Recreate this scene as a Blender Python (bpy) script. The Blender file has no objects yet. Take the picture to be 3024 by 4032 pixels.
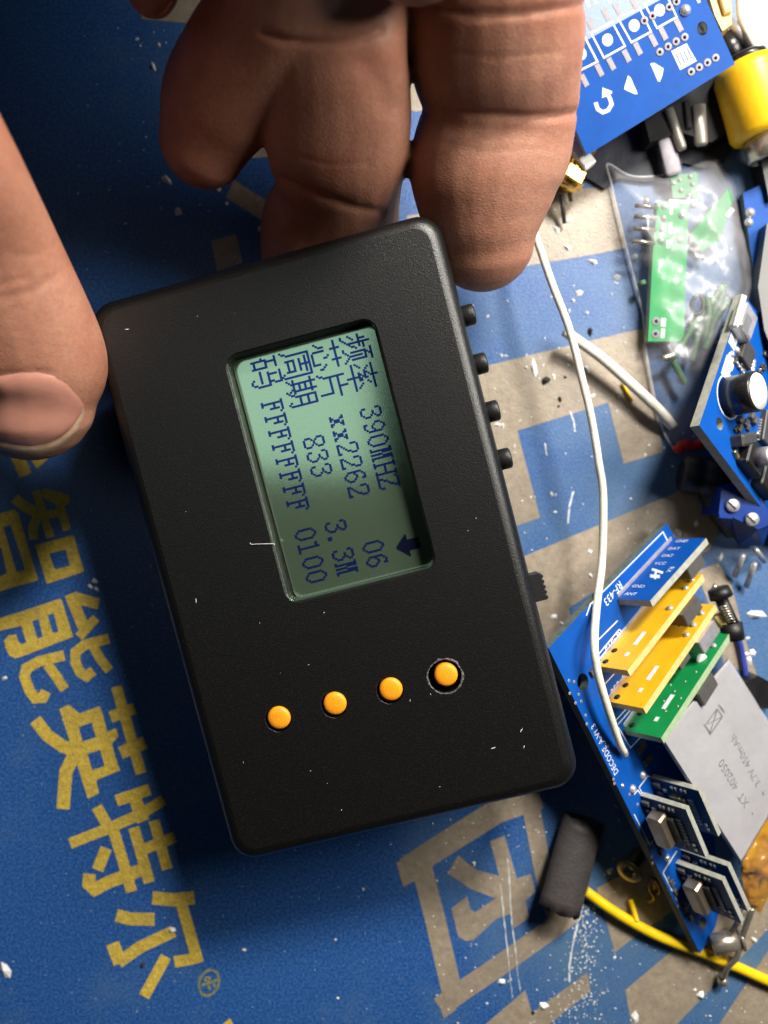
import bpy, math, random
import numpy as np
from mathutils import Vector, Matrix, geometry
from mathutils.bvhtree import BVHTree

# ------------------------------------------------------------------ camera, light
MM = 0.001
H, F = 155.0, 3100.0            # camera height over the mat (mm), focal length in photo pixels
sc = bpy.context.scene
col = sc.collection
cam = bpy.data.cameras.new('camera'); camo = bpy.data.objects.new('camera', cam); col.objects.link(camo)
camo.location = (0, 0, H*MM)
cam.sensor_fit = 'HORIZONTAL'; cam.sensor_width = 36; cam.lens = 36*F/3024
cam.clip_start = 0.005; cam.clip_end = 10
cam.dof.use_dof = True; cam.dof.focus_distance = 0.129; cam.dof.aperture_fstop = 16
sc.camera = camo
w = bpy.data.worlds.new('World'); sc.world = w; w.use_nodes = True
w.node_tree.nodes['Background'].inputs[0].default_value = (0.75, 0.85, 1, 1)
w.node_tree.nodes['Background'].inputs[1].default_value = 0.0015
sc.view_settings.view_transform = 'Standard'; sc.view_settings.look = 'None'
sc.view_settings.exposure = 0.0; sc.view_settings.gamma = 1

def area(name, loc, target, sx, sy, watts, color, shape='DISK'):
    l = bpy.data.lights.new(name, 'AREA'); l.shape = shape; l.size = sx*MM; l.size_y = sy*MM
    l.energy = watts; l.color = color
    o = bpy.data.objects.new(name, l); col.objects.link(o)
    o.location = Vector(loc)*MM
    d = Vector(target)-Vector(loc)
    o.rotation_euler = d.to_track_quat('-Z', 'Y').to_euler()
    return o
area('desk_lamp', (135, 270, 300), (25, 10, 0), 80, 80, 2.6, (1, .95, .87))
area('side_lamp', (172, 85, 168), (10, 25, 25), 110, 110, .62, (1, .95, .87))
area('overhead_fill', (-215, 115, 640), (-215, 115, 0), 290, 270, 0.135, (.8, .96, 1), 'RECTANGLE')  # added panel: weak fill, sized so its reflection brightens the upper screen

# ------------------------------------------------------------------ helpers
def P(px, py, z=0.0):
    s = (H-z)/F
    return Vector(((px-1512)*s, (2016-py)*s, z))
def crop(ox, oy, s, pts):
    return [(ox+s*x, oy+s*y) for x, y in pts]

class Plane:
    def __init__(self, o, n):
        self.o = Vector(o); self.n = Vector(n).normalized()
        if self.n.z < 0: self.n = -self.n
    def hit(self, px, py):
        d = Vector(((px-1512)/F, (2016-py)/F, -1)); c = Vector((0, 0, H))
        t = (self.o-c).dot(self.n)/d.dot(self.n)
        return c+d*t
    def off(self, h): return Plane(self.o+self.n*h, self.n)
    def frame(self, px, py, dx, dy):
        """matrix at the pixel, x axis along the pixel direction, z along the normal"""
        a = self.hit(px, py); b = self.hit(px+dx, py+dy)
        x = (b-a).normalized(); y = self.n.cross(x)
        return Matrix(((x.x, y.x, self.n.x, a.x), (x.y, y.y, self.n.y, a.y), (x.z, y.z, self.n.z, a.z), (0, 0, 0, 1)))
def plane3(a, b, c):
    a, b, c = P(*a), P(*b), P(*c)
    return Plane(a, (b-a).cross(c-a))
GROUND = Plane((0, 0, 0), (0, 0, 1))
def flat(z): return Plane((0, 0, z), (0, 0, 1))

def nodes(m):
    m.use_nodes = True
    return m.node_tree
def mat(name, c, rough=.5, metal=0, spec=.5, noise=None, c2=None, bump=None, trans=0, alpha=1, sss=0, sssr=(1, .3, .15), sss_s=.002, coat=0, vor=None, big=None):
    m = bpy.data.materials.new(name); t = nodes(m); N, L = t.nodes, t.links
    b = N['Principled BSDF']; I = b.inputs
    I['Base Color'].default_value = (*c, 1); I['Roughness'].default_value = rough; I['Metallic'].default_value = metal
    I['Specular IOR Level'].default_value = spec; I['Transmission Weight'].default_value = trans; I['Alpha'].default_value = alpha
    I['Coat Weight'].default_value = coat
    if sss:
        I['Subsurface Weight'].default_value = sss; I['Subsurface Radius'].default_value = sssr; I['Subsurface Scale'].default_value = sss_s
    tc = N.new('ShaderNodeTexCoord')
    cur = None
    if noise:
        nz = N.new('ShaderNodeTexNoise'); nz.inputs['Scale'].default_value = noise[0]; nz.inputs['Detail'].default_value = 6
        nz.inputs['Roughness'].default_value = .65
        L.new(tc.outputs['Object'], nz.inputs['Vector'])
        r = N.new('ShaderNodeValToRGB'); r.color_ramp.elements[0].position = noise[1]; r.color_ramp.elements[1].position = noise[2]
        r.color_ramp.elements[0].color = (*c, 1); r.color_ramp.elements[1].color = (*c2, 1)
        L.new(nz.outputs['Fac'], r.inputs['Fac']); cur = r.outputs['Color']
    if vor:   # small dark holes of the weave: scale, threshold, colour
        v = N.new('ShaderNodeTexVoronoi'); v.inputs['Scale'].default_value = vor[0]; v.inputs['Randomness'].default_value = vor[3]
        L.new(tc.outputs['Object'], v.inputs['Vector'])
        r2 = N.new('ShaderNodeValToRGB'); r2.color_ramp.elements[0].position = vor[1]; r2.color_ramp.elements[1].position = vor[1]+.1
        r2.color_ramp.elements[0].color = (1, 1, 1, 1); r2.color_ramp.elements[1].color = (0, 0, 0, 1)
        L.new(v.outputs['Distance'], r2.inputs['Fac'])
        mx = N.new('ShaderNodeMix'); mx.data_type = 'RGBA'
        L.new(r2.outputs['Color'], mx.inputs['Factor'])
        if cur is not None: L.new(cur, mx.inputs['A'])
        else: mx.inputs['A'].default_value = (*c, 1)
        mx.inputs['B'].default_value = (*vor[2], 1)
        cur = mx.outputs['Result']
    if big:   # large soft patches of wear
        n3 = N.new('ShaderNodeTexNoise'); n3.inputs['Scale'].default_value = big[0]; n3.inputs['Detail'].default_value = 8; n3.inputs['Roughness'].default_value = .7
        L.new(tc.outputs['Object'], n3.inputs['Vector'])
        r3 = N.new('ShaderNodeValToRGB'); r3.color_ramp.elements[0].position = big[1]; r3.color_ramp.elements[1].position = big[2]
        r3.color_ramp.elements[0].color = (0, 0, 0, 1); r3.color_ramp.elements[1].color = (.8, .8, .8, 1)
        if len(big) > 4:      # greyer towards +X: wear, plus glare put into the colour
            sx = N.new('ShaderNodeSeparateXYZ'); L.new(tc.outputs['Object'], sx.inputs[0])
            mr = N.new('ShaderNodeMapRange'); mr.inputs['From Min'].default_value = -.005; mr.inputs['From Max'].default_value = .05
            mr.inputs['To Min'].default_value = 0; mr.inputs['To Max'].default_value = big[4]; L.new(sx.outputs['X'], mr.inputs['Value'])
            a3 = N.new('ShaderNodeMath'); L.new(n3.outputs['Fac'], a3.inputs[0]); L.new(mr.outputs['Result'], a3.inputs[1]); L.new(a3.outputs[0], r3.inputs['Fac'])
        else: L.new(n3.outputs['Fac'], r3.inputs['Fac'])
        m3 = N.new('ShaderNodeMix'); m3.data_type = 'RGBA'; m3.inputs['B'].default_value = (*big[3], 1)
        L.new(cur, m3.inputs['A']); L.new(r3.outputs['Color'], m3.inputs['Factor']); cur = m3.outputs['Result']
    if cur is not None: L.new(cur, I['Base Color'])
    if bump:
        nb = N.new('ShaderNodeTexNoise'); nb.inputs['Scale'].default_value = bump[0]; nb.inputs['Detail'].default_value = 3
        L.new(tc.outputs['Object'], nb.inputs['Vector'])
        bp = N.new('ShaderNodeBump'); bp.inputs['Strength'].default_value = bump[1]; bp.inputs['Distance'].default_value = bump[2]
        L.new(nb.outputs['Fac'], bp.inputs['Height']); L.new(bp.outputs['Normal'], I['Normal'])
    return m

M = {}
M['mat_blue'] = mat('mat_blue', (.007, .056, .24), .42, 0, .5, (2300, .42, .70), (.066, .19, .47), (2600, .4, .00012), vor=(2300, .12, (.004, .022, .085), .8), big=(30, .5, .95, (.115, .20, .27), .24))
M['print_yellow'] = mat('print_yellow', (.72, .53, .085), .6, 0, .3, (900, .38, .75), (.44, .28, .04), (2200, .7, .0002), vor=(2300, .15, (.12, .09, .02), .5), big=(70, .45, .9, (.24, .19, .07)))
M['print_olive'] = mat('print_olive', (.30, .27, .05), .6, 0, .3, (1500, .4, .7), (.08, .14, .15), (2200, .9, .0003))
M['print_tan'] = mat('print_tan', (.37, .31, .235), .4, 0, .6, (700, .36, .74), (.25, .195, .14), (2200, .5, .00012), vor=(900, .05, (.14, .11, .08), 1), big=(60, .42, .85, (.16, .14, .12)))
M['scratch'] = mat('scratch', (.75, .78, .8), .5, 0, .5, (3000, .4, .7), (.4, .45, .5))
M['dark_mark'] = mat('dark_mark', (.03, .03, .02), .8, 0, .3, (1200, .35, .7), (.09, .09, .06))
M['flake'] = mat('flake', (.8, .8, .78), .35, 0, .5, (900, .4, .7), (.55, .56, .56))
M['plastic'] = mat('plastic', (.0046, .0045, .0044), .36, 0, .55, (3600, .52, .72), (.014, .0135, .013), (4500, .5, .00011))
M['plastic_black'] = mat('plastic_black', (.008, .008, .008), .45, 0, .5, None, None, (4000, .3, .0002))
M['black_gloss'] = mat('black_gloss', (.01, .01, .011), .28, 0, .5, (400, .4, .7), (.02, .02, .022))
M['cut_edge'] = mat('cut_edge', (.16, .16, .165), .5, 0, .5, (2500, .4, .6), (.04, .04, .042), (2500, .8, .0003))
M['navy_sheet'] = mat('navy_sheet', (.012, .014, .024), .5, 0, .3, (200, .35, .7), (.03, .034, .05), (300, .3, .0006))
M['rubber'] = mat('rubber', (.012, .012, .013), .75, 0, .18, (300, .35, .7), (.02, .02, .021))
M['orange'] = mat('orange', (1, .36, .014), .4, 0, .4, None, None, None, sss=.35, sssr=(1, .35, .05), sss_s=.0012)
M['lcd'] = mat('lcd', (.54, .82, .53), .11, .93, .5, (5000, .35, .75), (.68, .94, .66), (7000, .05, .00005))
M['lcd_ink'] = mat('lcd_ink', (.02, .045, .24), .14, .8, .3, (5000, .35, .7), (.04, .08, .34))
M['lcd_ink_dark'] = mat('lcd_ink_dark', (.006, .01, .03), .2, .4, .3, (5000, .35, .7), (.01, .014, .04))
M['pcb_blue'] = mat('pcb_blue', (.001, .075, .37), .5, 0, .18, (260, .4, .75), (.002, .06, .30), (900, .08, .0002))
M['pcb_navy'] = mat('pcb_navy', (.004, .07, .2), .35, 0, .5, (300, .4, .75), (.003, .045, .14))
M['pcb_yellow'] = mat('pcb_yellow', (.85, .47, .015), .33, 0, .5, (260, .4, .75), (.78, .38, .01))
M['pcb_green'] = mat('pcb_green', (.008, .25, .065), .33, 0, .5, (260, .4, .75), (.006, .2, .05))
M['pcb_bright'] = mat('pcb_bright', (.008, .36, .085), .42, 0, .3, (260, .4, .75), (.006, .28, .065))
M['pcb_edge'] = mat('pcb_edge', (.42, .42, .36), .6, 0, .4, (900, .35, .7), (.28, .29, .25))
M['pcb_edge_dark'] = mat('pcb_edge_dark', (.12, .15, .13), .6, 0, .4, (900, .35, .7), (.07, .09, .08))
M['pcb_edge_yellow'] = mat('pcb_edge_yellow', (.75, .55, .22), .6, 0, .4, (900, .35, .7), (.6, .4, .12))
M['pcb_edge_green'] = mat('pcb_edge_green', (.35, .45, .28), .6, 0, .4, (900, .35, .7), (.25, .36, .2))
M['silk'] = mat('silk', (.8, .82, .82), .5, 0, .4, (1500, .3, .8), (.62, .68, .72))
M['shell_metal'] = mat('shell_metal', (.30, .28, .25), .38, .5, .5, (500, .35, .7), (.2, .185, .165))
M['pad_tin'] = mat('pad_tin', (.36, .34, .38), .5, 0, .4, (900, .35, .7), (.28, .26, .29))
M['tin'] = mat('tin', (.55, .54, .56), .38, .6, .5, (700, .35, .7), (.40, .38, .40), (900, .3, .0002))
M['solder'] = mat('solder', (.66, .65, .63), .2, .6, .5, None, None, (700, .25, .0003))
M['steel'] = mat('steel', (.58, .52, .43), .26, .75, .5, (300, .35, .7), (.38, .34, .28), (600, .15, .0003))
M['brass'] = mat('brass', (.55, .43, .2), .38, .9, .5, (700, .35, .7), (.30, .23, .11), (900, .2, .0003))
M['gold'] = mat('gold', (.95, .62, .14), .24, 1, .5, (500, .35, .7), (.7, .42, .08))
M['crystal'] = mat('crystal', (.52, .43, .31), .32, .85, .5, (500, .4, .7), (.42, .34, .25))
M['chip'] = mat('chip', (.035, .033, .03), .42, 0, .5, (900, .35, .7), (.06, .056, .05))
M['coil_grey'] = mat('coil_grey', (.065, .062, .056), .5, 0, .5, (700, .35, .7), (.09, .085, .078))
M['ceramic'] = mat('ceramic', (.13, .115, .105), .35, 0, .5, (900, .35, .7), (.05, .045, .04))
M['white_wire'] = mat('white_wire', (.86, .83, .72), .4, 0, .5, (400, .4, .75), (.74, .68, .54), (1500, .2, .0003))
M['yellow_wire'] = mat('yellow_wire', (.92, .62, .005), .35, 0, .5, (300, .4, .8), (.82, .50, .003))
M['yellow_plug'] = mat('yellow_plug', (.92, .55, .01), .4, 0, .5, (120, .4, .7), (.85, .46, .008), (900, .1, .0003))
M['tan_plastic'] = mat('tan_plastic', (.75, .50, .16), .45, 0, .5, (200, .4, .7), (.62, .38, .1))
M['white_plastic'] = mat('white_plastic', (.82, .82, .8), .35, 0, .5, (200, .4, .7), (.7, .7, .68))
M['shrink'] = mat('shrink', (.052, .045, .045), .55, 0, .5, (500, .35, .7), (.036, .031, .031), (1800, .3, .0003))
M['pouch'] = mat('pouch', (.53, .52, .545), .34, .3, .5, (110, .38, .72), (.46, .45, .47), (160, .35, .0008))
M['ink_grey'] = mat('ink_grey', (.13, .13, .14), .6, 0, .3, (900, .35, .7), (.28, .28, .29))
M['kapton'] = mat('kapton', (.50, .25, .012), .22, 0, .5, (140, .38, .7), (.33, .13, .006), (160, .3, .0008), alpha=.86)
M['terminal'] = mat('terminal', (.003, .035, .24), .4, 0, .25, (200, .4, .7), (.002, .025, .17), (600, .1, .0003))
M['red_strip'] = mat('red_strip', (.75, .04, .015), .35, 0, .5, (200, .4, .7), (.55, .02, .01))
M['green_wire'] = mat('green_wire', (.10, .24, .11), .5, 0, .5, (300, .35, .7), (.02, .09, .035), (600, .4, .0005))
M['blue_wire'] = mat('blue_wire', (.03, .06, .36), .4, 0, .5, (300, .35, .7), (.02, .04, .25))
M['sticker'] = mat('sticker', (.87, .87, .82), .5, 0, .3, (300, .4, .7), (.8, .8, .74))
M['dark_hole'] = mat('dark_hole', (.015, .014, .013), .7, 0, .3, (900, .35, .7), (.03, .028, .025))
# skin
def skin_mat():
    m = bpy.data.materials.new('skin'); t = nodes(m); N, L = t.nodes, t.links; b = N['Principled BSDF']; I = b.inputs
    tc = N.new('ShaderNodeTexCoord')
    n1 = N.new('ShaderNodeTexNoise'); n1.inputs['Scale'].default_value = 85; n1.inputs['Detail'].default_value = 6
    L.new(tc.outputs['Object'], n1.inputs['Vector'])
    r = N.new('ShaderNodeValToRGB'); e = r.color_ramp.elements
    e[0].position = .33; e[0].color = (.41, .165, .10, 1); e[1].position = .7; e[1].color = (.55, .275, .185, 1)
    L.new(n1.outputs['Fac'], r.inputs['Fac'])
    n4 = N.new('ShaderNodeTexNoise'); n4.inputs['Scale'].default_value = 1400; n4.inputs['Detail'].default_value = 3
    L.new(tc.outputs['Object'], n4.inputs['Vector'])
    mx = N.new('ShaderNodeMix'); mx.data_type = 'RGBA'; mx.blend_type = 'MULTIPLY'; mx.inputs['Factor'].default_value = .35
    L.new(r.outputs['Color'], mx.inputs['A']); L.new(n4.outputs['Fac'], mx.inputs['B'])
    L.new(mx.outputs['Result'], I['Base Color'])
    I['Roughness'].default_value = .5; I['Specular IOR Level'].default_value = .35
    I['Subsurface Weight'].default_value = .4; I['Subsurface Radius'].default_value = (1, .3, .15); I['Subsurface Scale'].default_value = .0028
    mp = N.new('ShaderNodeMapping'); mp.inputs['Scale'].default_value = (1, 1.8, 1)
    L.new(tc.outputs['Object'], mp.inputs['Vector'])
    v = N.new('ShaderNodeTexVoronoi'); v.feature = 'DISTANCE_TO_EDGE'; v.inputs['Scale'].default_value = 1500
    L.new(mp.outputs['Vector'], v.inputs['Vector'])
    n2 = N.new('ShaderNodeTexNoise'); n2.inputs['Scale'].default_value = 900; n2.inputs['Detail'].default_value = 5
    L.new(tc.outputs['Object'], n2.inputs['Vector'])
    ad = N.new('ShaderNodeMath'); ad.operation = 'ADD'
    L.new(v.outputs['Distance'], ad.inputs[0]); L.new(n2.outputs['Fac'], ad.inputs[1])
    bp = N.new('ShaderNodeBump'); bp.inputs['Strength'].default_value = .45; bp.inputs['Distance'].default_value = .00014
    L.new(ad.outputs[0], bp.inputs['Height']); L.new(bp.outputs['Normal'], I['Normal'])
    return m
M['skin'] = skin_mat()
M['nail'] = mat('nail', (.47, .215, .165), .24, 0, .5, (130, .35, .7), (.52, .245, .175), (900, .12, .0003), sss=.2, sss_s=.001)
M['nail_tip'] = mat('nail_tip', (.43, .29, .19), .38, 0, .45, (300, .35, .7), (.36, .235, .15), (900, .15, .0003), sss=.2, sss_s=.001)
def film_mat():
    m = bpy.data.materials.new('film'); t = nodes(m); N, L = t.nodes, t.links
    for n in list(N):
        if n.type == 'BSDF_PRINCIPLED': N.remove(n)
    out = [n for n in N if n.type == 'OUTPUT_MATERIAL'][0]
    tr = N.new('ShaderNodeBsdfTransparent'); tr.inputs[0].default_value = (.95, .95, .96, 1)
    gl = N.new('ShaderNodeBsdfGlossy'); gl.inputs['Roughness'].default_value = .33; gl.inputs['Color'].default_value = (.95, .95, 1, 1)
    df = N.new('ShaderNodeBsdfDiffuse'); df.inputs[0].default_value = (.75, .73, .76, 1)
    tc = N.new('ShaderNodeTexCoord'); nz = N.new('ShaderNodeTexNoise'); nz.inputs['Scale'].default_value = 75; nz.inputs['Detail'].default_value = 4
    L.new(tc.outputs['Object'], nz.inputs['Vector'])
    bp = N.new('ShaderNodeBump'); bp.inputs['Strength'].default_value = .35; bp.inputs['Distance'].default_value = .0005
    L.new(nz.outputs['Fac'], bp.inputs['Height']); L.new(bp.outputs['Normal'], gl.inputs['Normal'])
    m1 = N.new('ShaderNodeMixShader'); m2 = N.new('ShaderNodeMixShader')
    rr = N.new('ShaderNodeValToRGB'); rr.color_ramp.elements[0].position = .42; rr.color_ramp.elements[1].position = .8
    rr.color_ramp.elements[0].color = (.10, .10, .10, 1); rr.color_ramp.elements[1].color = (.34, .34, .34, 1)
    L.new(nz.outputs['Fac'], rr.inputs['Fac'])
    L.new(rr.outputs['Color'], m1.inputs[0]); L.new(tr.outputs[0], m1.inputs[1]); L.new(df.outputs[0], m1.inputs[2])
    m2.inputs[0].default_value = .035
    L.new(m1.outputs[0], m2.inputs[1]); L.new(gl.outputs[0], m2.inputs[2]); L.new(m2.outputs[0], out.inputs['Surface'])
    return m
M['film'] = film_mat()
M['film_edge'] = mat('film_edge', (.8, .8, .83), .25, 0, .5, (400, .4, .7), (.7, .7, .73), alpha=.55)

# ---- objects
def tag(o, label=None, cat=None, group=None, kind=None):
    if label: o['label'] = label
    if cat: o['category'] = cat
    if group: o['group'] = group
    if kind: o['kind'] = kind
    return o
def thing(name, loc, label, cat, group=None):
    o = bpy.data.objects.new(name, None); col.objects.link(o); o.location = Vector(loc)*MM; o.empty_display_size = .005
    return tag(o, label, cat, group)
def root_loc(o):
    v = Vector((0, 0, 0))
    while o is not None: v = v+o.location; o = o.parent
    return v
class MB:
    """collects geometry in world millimetres"""
    def __init__(s): s.v = []; s.f = []; s.m = []; s.sm = []
    def add(s, vs, fs, m=0, smooth=False):
        b = len(s.v); s.v += [tuple(x) for x in vs]
        for f in fs: s.f.append([b+i for i in f]); s.m.append(m); s.sm.append(smooth)
        return s
    def box(s, M4, lx, ly, z0, z1, m=0, bev=0.0):
        if bev <= 0:
            vs = [M4@Vector((sx*lx/2, sy*ly/2, z)) for z in (z0, z1) for sx, sy in ((-1, -1), (1, -1), (1, 1), (-1, 1))]
            s.add(vs, [(3, 2, 1, 0), (4, 5, 6, 7), (0, 1, 5, 4), (1, 2, 6, 5), (2, 3, 7, 6), (3, 0, 4, 7)], m)
        else:
            rings = []
            for z, ins in ((z0, 0), (z1-bev, 0), (z1, bev)):
                a, b = lx/2-ins, ly/2-ins; c = bev*.7
                rings.append([M4@Vector((x, y, z)) for x, y in ((-a+c, -b), (a-c, -b), (a, -b+c), (a, b-c), (a-c, b), (-a+c, b), (-a, b-c), (-a, -b+c))])
            vs = sum(rings, []); fs = [tuple(range(7, -1, -1)), tuple(range(16, 24))]
            for k in range(2):
                for i in range(8): fs.append((k*8+i, k*8+(i+1) % 8, k*8+8+(i+1) % 8, k*8+8+i))
            s.add(vs, fs, m)
        return s
    def tube(s, pts, r, n=10, m=0, cap=True, flat_=1.0):
        pts = [Vector(p) for p in pts]; k = len(pts); rs = r if isinstance(r, (list, tuple)) else [r]*k
        t0 = (pts[1]-pts[0]).normalized()
        nrm = t0.orthogonal().normalized()
        if abs(t0.z) < .9: nrm = (Vector((0, 0, 1))-t0*t0.z).normalized()
        vs = []
        for i, p in enumerate(pts):
            t = (pts[min(i+1, k-1)]-pts[max(i-1, 0)]).normalized()
            nrm = (nrm-t*nrm.dot(t)).normalized(); bi = t.cross(nrm)
            for j in range(n):
                a = 2*math.pi*j/n
                vs.append(p+(nrm*math.cos(a)*flat_+bi*math.sin(a))*rs[i])
        fs = [(i*n+j, i*n+(j+1) % n, (i+1)*n+(j+1) % n, (i+1)*n+j) for i in range(k-1) for j in range(n)]
        if cap: fs += [tuple(range(n-1, -1, -1)), tuple(range((k-1)*n, k*n))]
        return s.add(vs, fs, m, True)
    def lathe(s, M4, prof, n=24, m=0, smooth=True, sx=1, sy=1, caps=True):
        vs = [M4@Vector((r*math.cos(2*math.pi*j/n)*sx, r*math.sin(2*math.pi*j/n)*sy, z)) for r, z in prof for j in range(n)]
        k = len(prof)
        fs = [(i*n+j, i*n+(j+1) % n, (i+1)*n+(j+1) % n, (i+1)*n+j) for i in range(k-1) for j in range(n)]
        if caps and prof[0][0] > 1e-6: fs.append(tuple(range(n-1, -1, -1)))
        if caps and prof[-1][0] > 1e-6: fs.append(tuple(range((k-1)*n, k*n)))
        return s.add(vs, fs, m, smooth)
    def ball(s, c, r, n=10, m=0, sc_=(1, 1, 1)):
        vs = []; fs = []
        for i in range(n//2+1):
            th = math.pi*i/(n//2)
            for j in range(n):
                ph = 2*math.pi*j/n
                vs.append((c[0]+r*sc_[0]*math.sin(th)*math.cos(ph), c[1]+r*sc_[1]*math.sin(th)*math.sin(ph), c[2]+r*sc_[2]*math.cos(th)))
        for i in range(n//2):
            for j in range(n): fs.append((i*n+j, (i+1)*n+j, (i+1)*n+(j+1) % n, i*n+(j+1) % n))
        return s.add(vs, fs, m, True)
    def build(s, name, mats, parent=None, loc=None, auto=None):
        me = bpy.data.meshes.new(name)
        if parent is not None: o0 = root_loc(parent)/MM
        elif loc is not None: o0 = Vector(loc)
        else:
            a = np.array(s.v); o0 = Vector(((a[:, 0].min()+a[:, 0].max())/2, (a[:, 1].min()+a[:, 1].max())/2, a[:, 2].min()))
        me.from_pydata([((v[0]-o0.x)*MM, (v[1]-o0.y)*MM, (v[2]-o0.z)*MM) for v in s.v], [], s.f)
        if not isinstance(mats, (list, tuple)): mats = [mats]
        for x in mats: me.materials.append(M[x])
        me.polygons.foreach_set('material_index', s.m); me.polygons.foreach_set('use_smooth', s.sm)
        me.update()
        o = bpy.data.objects.new(name, me); col.objects.link(o)
        if parent is not None: o.parent = parent
        else: o.location = o0*MM
        return o

def cdt(loops, holes=()):
    """union of the closed 2d loops minus holes -> verts, triangles"""
    vs, fs, hid = [], [], set()
    def ccw(L): return list(L) if sum(L[i-1][0]*L[i][1]-L[i][0]*L[i-1][1] for i in range(len(L))) > 0 else list(L)[::-1]
    loops = [ccw(L) for L in loops]; holes = [ccw(L) for L in holes]
    for L in loops: fs.append(list(range(len(vs), len(vs)+len(L)))); vs += [Vector(p) for p in L]
    for L in holes: hid.add(len(fs)); fs.append(list(range(len(vs), len(vs)+len(L)))); vs += [Vector(p) for p in L]
    V, E, T, ov, oe, of = geometry.delaunay_2d_cdt(vs, [], fs, 0, 1e-6)
    return V, [t for t, s in zip(T, of) if s and not (set(s) & hid)]
def stroke(pts, w_):
    """closed outlines (one quad-like loop per stroke) of a polyline with a width"""
    pts = [Vector(p) for p in pts]; L, R = [], []
    for i, p in enumerate(pts):
        a = (pts[i]-pts[i-1]).normalized() if i > 0 else None
        b = (pts[i+1]-pts[i]).normalized() if i < len(pts)-1 else None
        t = ((a or b)+(b or a)).normalized(); n = Vector((-t.y, t.x))
        k = 1/max(.5, n.dot(Vector((-(a or b).y, (a or b).x))))
        L.append(p+n*w_/2*k); R.append(p-n*w_/2*k)
    return [tuple(q) for q in L]+[tuple(q) for q in reversed(R)]
def flat_print(name, m, plane, loops, holes=(), parent=None, lift=.04, **kw):
    """thin printed shape lying on a plane, traced in photo pixels"""
    V, T = cdt(loops, holes)
    pl = plane.off(lift)
    mb = MB(); mb.add([pl.hit(v.x, v.y) for v in V], T)
    # all triangles must face along the normal
    for i, f in enumerate(mb.f):
        a, b, c = (Vector(mb.v[k]) for k in f[:3])
        if (b-a).cross(c-a).dot(plane.n) < 0: mb.f[i] = f[::-1]
    return mb.build(name, m, parent, **kw)
def slab(mb, loop, plane, thick, holes=(), mtop=0, mside=1):
    """board: traced outline on the plane's top, thickness below"""
    V, T = cdt([loop], holes)
    top = [plane.hit(v.x, v.y) for v in V]; bot = [p-plane.n*thick for p in top]
    ft, fb = [], []
    for t in T:
        a, b, c = (top[i] for i in t[:3])
        t = list(t)
        if (b-a).cross(c-a).dot(plane.n) < 0: t = t[::-1]
        ft.append(t); fb.append(t[::-1])
    mb.add(top, ft, mtop); mb.add(bot, fb, mtop)
    for L in [loop]+list(holes):
        a = [plane.hit(*p) for p in L]; k = len(a)
        # orientation
        ar = sum((a[i].x*a[(i+1) % k].y-a[(i+1) % k].x*a[i].y) for i in range(k))
        out = (ar > 0) == (L is loop)
        vs = a+[p-plane.n*thick for p in a]
        fs = [((i+1) % k, i, k+i, k+(i+1) % k) if out else (i, (i+1) % k, k+(i+1) % k, k+i) for i in range(k)]
        mb.add(vs, fs, mside)
    return mb
def circ(cx, cy, rx, ry=None, n=20, rot=0):
    ry = ry or rx; c, s = math.cos(rot), math.sin(rot)
    return [(cx+rx*math.cos(2*math.pi*i/n)*c-ry*math.sin(2*math.pi*i/n)*s, cy+rx*math.cos(2*math.pi*i/n)*s+ry*math.sin(2*math.pi*i/n)*c) for i in range(n)]
_txt = {}
def text_pieces(s):
    if s not in _txt:
        c = bpy.data.curves.new('t', 'FONT'); c.body = s; c.size = 1; c.resolution_u = 2
        o = bpy.data.objects.new('t', c); col.objects.link(o)
        dg = bpy.context.evaluated_depsgraph_get(); dg.update()
        me = bpy.data.meshes.new_from_object(o.evaluated_get(dg))
        _txt[s] = ([(v.co.x, v.co.y) for v in me.vertices], [tuple(p.vertices) for p in me.polygons])
        bpy.data.meshes.remove(me); bpy.data.objects.remove(o); bpy.data.curves.remove(c)
    return _txt[s]
def text_on(name, s, plane, px, py, dx, dy, h, m, parent, stretch=1.0, lift=.05):
    """lettering on a plane: baseline starts at the pixel, runs along (dx,dy), h = letter height in mm"""
    V, T = text_pieces(s); fr = plane.off(lift).frame(px, py, dx, dy); k = h/.7
    mb = MB(); mb.add([fr@Vector((x*k*stretch, y*k, 0)) for x, y in V], T)
    return mb.build(name, m, parent)
_piece = {}
def piece(name, m, key, maker, parent, M4):
    """small part that shares its mesh with all alike ones"""
    if key not in _piece:
        mb = MB(); maker(mb)
        me = bpy.data.meshes.new(name); me.from_pydata([(x*MM, y*MM, z*MM) for x, y, z in mb.v], [], mb.f)
        for q in (m if isinstance(m, (list, tuple)) else [m]): me.materials.append(M[q])
        me.polygons.foreach_set('material_index', mb.m); me.polygons.foreach_set('use_smooth', mb.sm)
        _piece[key] = me
    o = bpy.data.objects.new(name, _piece[key]); col.objects.link(o); o.parent = parent
    X = M4.copy(); X.translation = (M4.translation-root_loc(parent)/MM)*MM
    o.matrix_local = X
    return o
ID = Matrix.Identity(4)
def spline(pts, n=8):
    """Catmull-Rom through tuples"""
    pts = [np.array(p, float) for p in pts]; out = []
    for i in range(len(pts)-1):
        p0 = pts[max(i-1, 0)]; p1 = pts[i]; p2 = pts[i+1]; p3 = pts[min(i+2, len(pts)-1)]
        for k in range(n):
            t = k/n
            out.append(.5*((2*p1)+(-p0+p2)*t+(2*p0-5*p1+4*p2-p3)*t*t+(-p0+3*p1-3*p2+p3)*t**3))
    out.append(pts[-1]); return out

# ------------------------------------------------------------------ the mat and its print
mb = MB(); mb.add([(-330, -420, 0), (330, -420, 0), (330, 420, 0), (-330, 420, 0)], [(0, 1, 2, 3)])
MATO = tag(mb.build('desk_mat', 'mat_blue', loc=(0, 0, 0)), kind='structure')

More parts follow.
